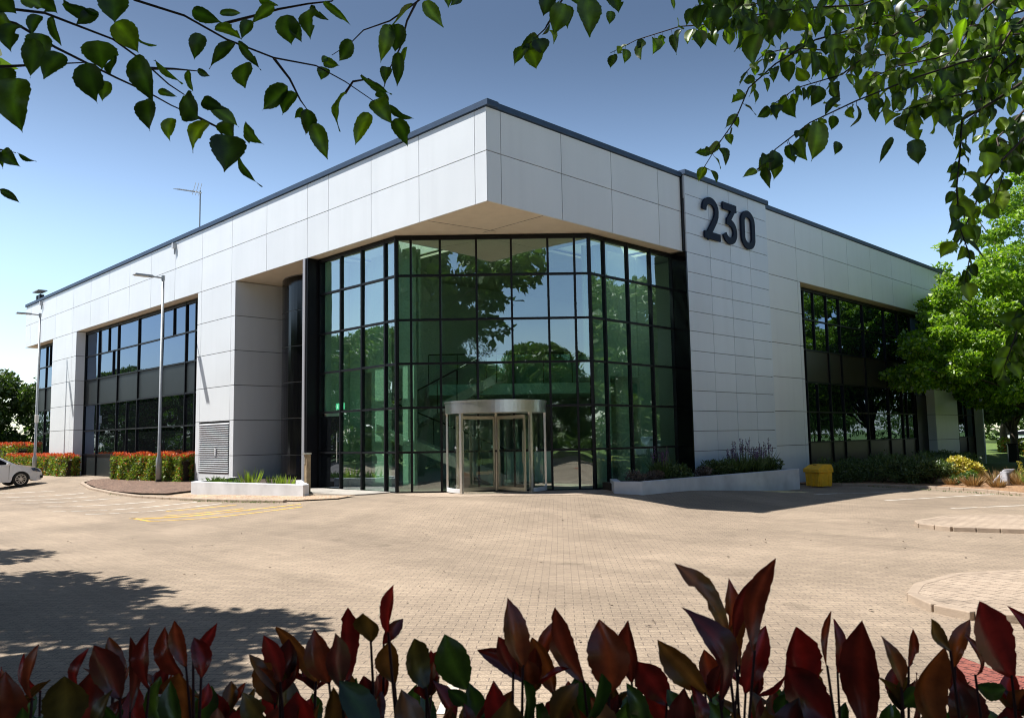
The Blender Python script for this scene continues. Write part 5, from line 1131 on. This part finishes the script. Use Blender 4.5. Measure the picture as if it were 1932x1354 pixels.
for k in range(17):                              # rosettes of new leaves at shoot tips
    x = -20 + 1980 * (k + rs.random()) / 17; y = rs.uniform(1290, 1365); d = rs.uniform(.78, 1.1); c = P3(x, y, d); n_ = rs.randint(5, 9)
    for q in range(n_):
        a_ = 6.283 * q / n_ + rs.uniform(-.4, .4); tilt = rs.uniform(.25, 1.0); L_ = rs.uniform(.025, .058)
        hd = (rgt * math.cos(a_) + fwd * math.sin(a_)); dd = (Vector((0, 0, 1)) * math.cos(tilt) + hd * math.sin(tilt)).normalized()
        red.add(c, c + dd * L_, L_ * rs.uniform(.36, .5), hd * -1 + Vector((0, 0, 1)) * tilt, fold=rs.uniform(.3, .6), curl=rs.uniform(-.35, .1), kind='photinia', seed=5000 + k * 20 + q)
    stm.tube([c + Vector((rs.uniform(-.02, .02), 0, -.3)), c], [.003, .0015], 5)
for i in range(300):                             # fill: shoots lower down, right across
    x = rs.uniform(-250, 2180); y = 1312 + abs(rs.gauss(0, 1)) * 45; d = rs.uniform(.75, 1.3); L_ = rs.uniform(.03, .07)
    base = P3(x, y + 60, d); dd = (Vector((0, 0, 1)) + rgt * rs.uniform(-.7, .7) + fwd * rs.uniform(-.6, .6)).normalized()
    tgt = red if rs.random() < .5 else grn
    tgt.add(base, base + dd * L_, L_ * rs.uniform(.35, .55), -fwd * rs.uniform(.2, 1) + rgt * rs.uniform(-1, 1) + upv * rs.uniform(-.3, .8), fold=rs.uniform(.1, .4), curl=rs.uniform(-.2, .3), kind='photinia', seed=4000 + i)
    if i % 2: stm.tube([base + Vector((rs.uniform(-.05, .05), rs.uniform(-.05, .05), -.25)), base + dd * .01], [.0025, .0012], 5)
for i in range(900):                             # body of the hedge below the frame
    u_ = rs.uniform(-1.6, 1.6); q = rs.uniform(.65, 1.6); base = CAM + rgt * u_ + Vector((fwd.x, fwd.y, 0)).normalized() * q; base.z = rs.uniform(-.3, 1.0)
    if base.z > 1.0 - (q - .6) * .1: continue
    dd = Vector((rs.uniform(-1, 1), rs.uniform(-1, 1), rs.uniform(0, 1))).normalized(); L_ = rs.uniform(.05, .09)
    grn.add(base, base + dd * L_, L_ * .5, Vector((rs.uniform(-1, 1), rs.uniform(-1, 1), 1)), kind='photinia', seed=6000 + i)
for i in range(60):
    u_ = -1.6 + 3.2 * i / 59; q = rs.uniform(.7, 1.5); b0 = CAM + rgt * u_ + Vector((fwd.x, fwd.y, 0)).normalized() * q; b0.z = -.4
    stm.tube([b0, b0 + Vector((rs.uniform(-.1, .1), rs.uniform(-.1, .1), .7)), b0 + Vector((rs.uniform(-.15, .15), rs.uniform(-.15, .15), 1.4))], [.009, .006, .003], 6)
red.build('red_leaves', M['lf_photred'], fh); grn.build('green_leaves', M['lf_photgreen'], fh); stm.build('stem', M['shoot'], fh, smooth=True)

# ---------------------------------------------------------------- light, sky, camera
SD = Vector((.46, .40, -1.)).normalized()           # direction the light travels
el = math.asin(-SD.z); az = math.atan2(-SD.x, -SD.y)   # sun azimuth from +y towards +x
sun = bpy.data.lights.new('sun', 'SUN'); sun.energy = 4.8; sun.angle = R_(.53); sun.color = (1, .965, .91)
so = bpy.data.objects.new('sun', sun); COL.objects.link(so); so.rotation_euler = SD.to_track_quat('-Z', 'Y').to_euler(); so.location = (-20, -20, 40)
w = bpy.data.worlds.new('World'); sc.world = w; w.use_nodes = True; nt = w.node_tree; bg = nt.nodes['Background']
sk = nt.nodes.new('ShaderNodeTexSky'); sk.sky_type = 'NISHITA'; sk.sun_disc = False; sk.sun_elevation = el; sk.sun_rotation = az % (2 * math.pi)
sk.air_density = 1.0; sk.dust_density = .6; sk.ozone_density = 1.6
tcw = nt.nodes.new('ShaderNodeTexCoord'); sx = nt.nodes.new('ShaderNodeSeparateXYZ'); nt.links.new(tcw.outputs['Generated'], sx.inputs[0])
mr = nt.nodes.new('ShaderNodeMapRange'); mr.interpolation_type = 'SMOOTHSTEP'; mr.inputs['From Min'].default_value = .18; mr.inputs['From Max'].default_value = .48; mr.inputs['To Min'].default_value = .88; mr.inputs['To Max'].default_value = .37
nt.links.new(sx.outputs['Z'], mr.inputs['Value']); vm = nt.nodes.new('ShaderNodeVectorMath'); vm.operation = 'SCALE'
nt.links.new(sk.outputs[0], vm.inputs[0]); nt.links.new(mr.outputs[0], vm.inputs['Scale']); hs = nt.nodes.new('ShaderNodeHueSaturation'); hs.inputs['Saturation'].default_value = 1.0; nt.links.new(vm.outputs[0], hs.inputs['Color']); nt.links.new(hs.outputs[0], bg.inputs[0]); bg.inputs[1].default_value = .14
cam = bpy.data.cameras.new('camera'); co = bpy.data.objects.new('camera', cam); COL.objects.link(co); sc.camera = co
mrot = Matrix((rgt, upv, -fwd)).transposed(); co.matrix_world = Matrix.Translation(CAM) @ mrot.to_4x4()
cam.sensor_width = 36; cam.lens = FPX / 1932 * 36; cam.clip_start = .05; cam.clip_end = 3000
cam.dof.use_dof = True; cam.dof.focus_distance = 22; cam.dof.aperture_fstop = 20
sc.view_settings.view_transform = 'Standard'; sc.view_settings.look = 'None'; sc.view_settings.exposure = .80; sc.view_settings.gamma = 1
sc.render.resolution_x = 1024; sc.render.resolution_y = 717
sc.cycles.filter_width = 1.05; sc.cycles.max_bounces = 8; sc.cycles.transparent_max_bounces = 16
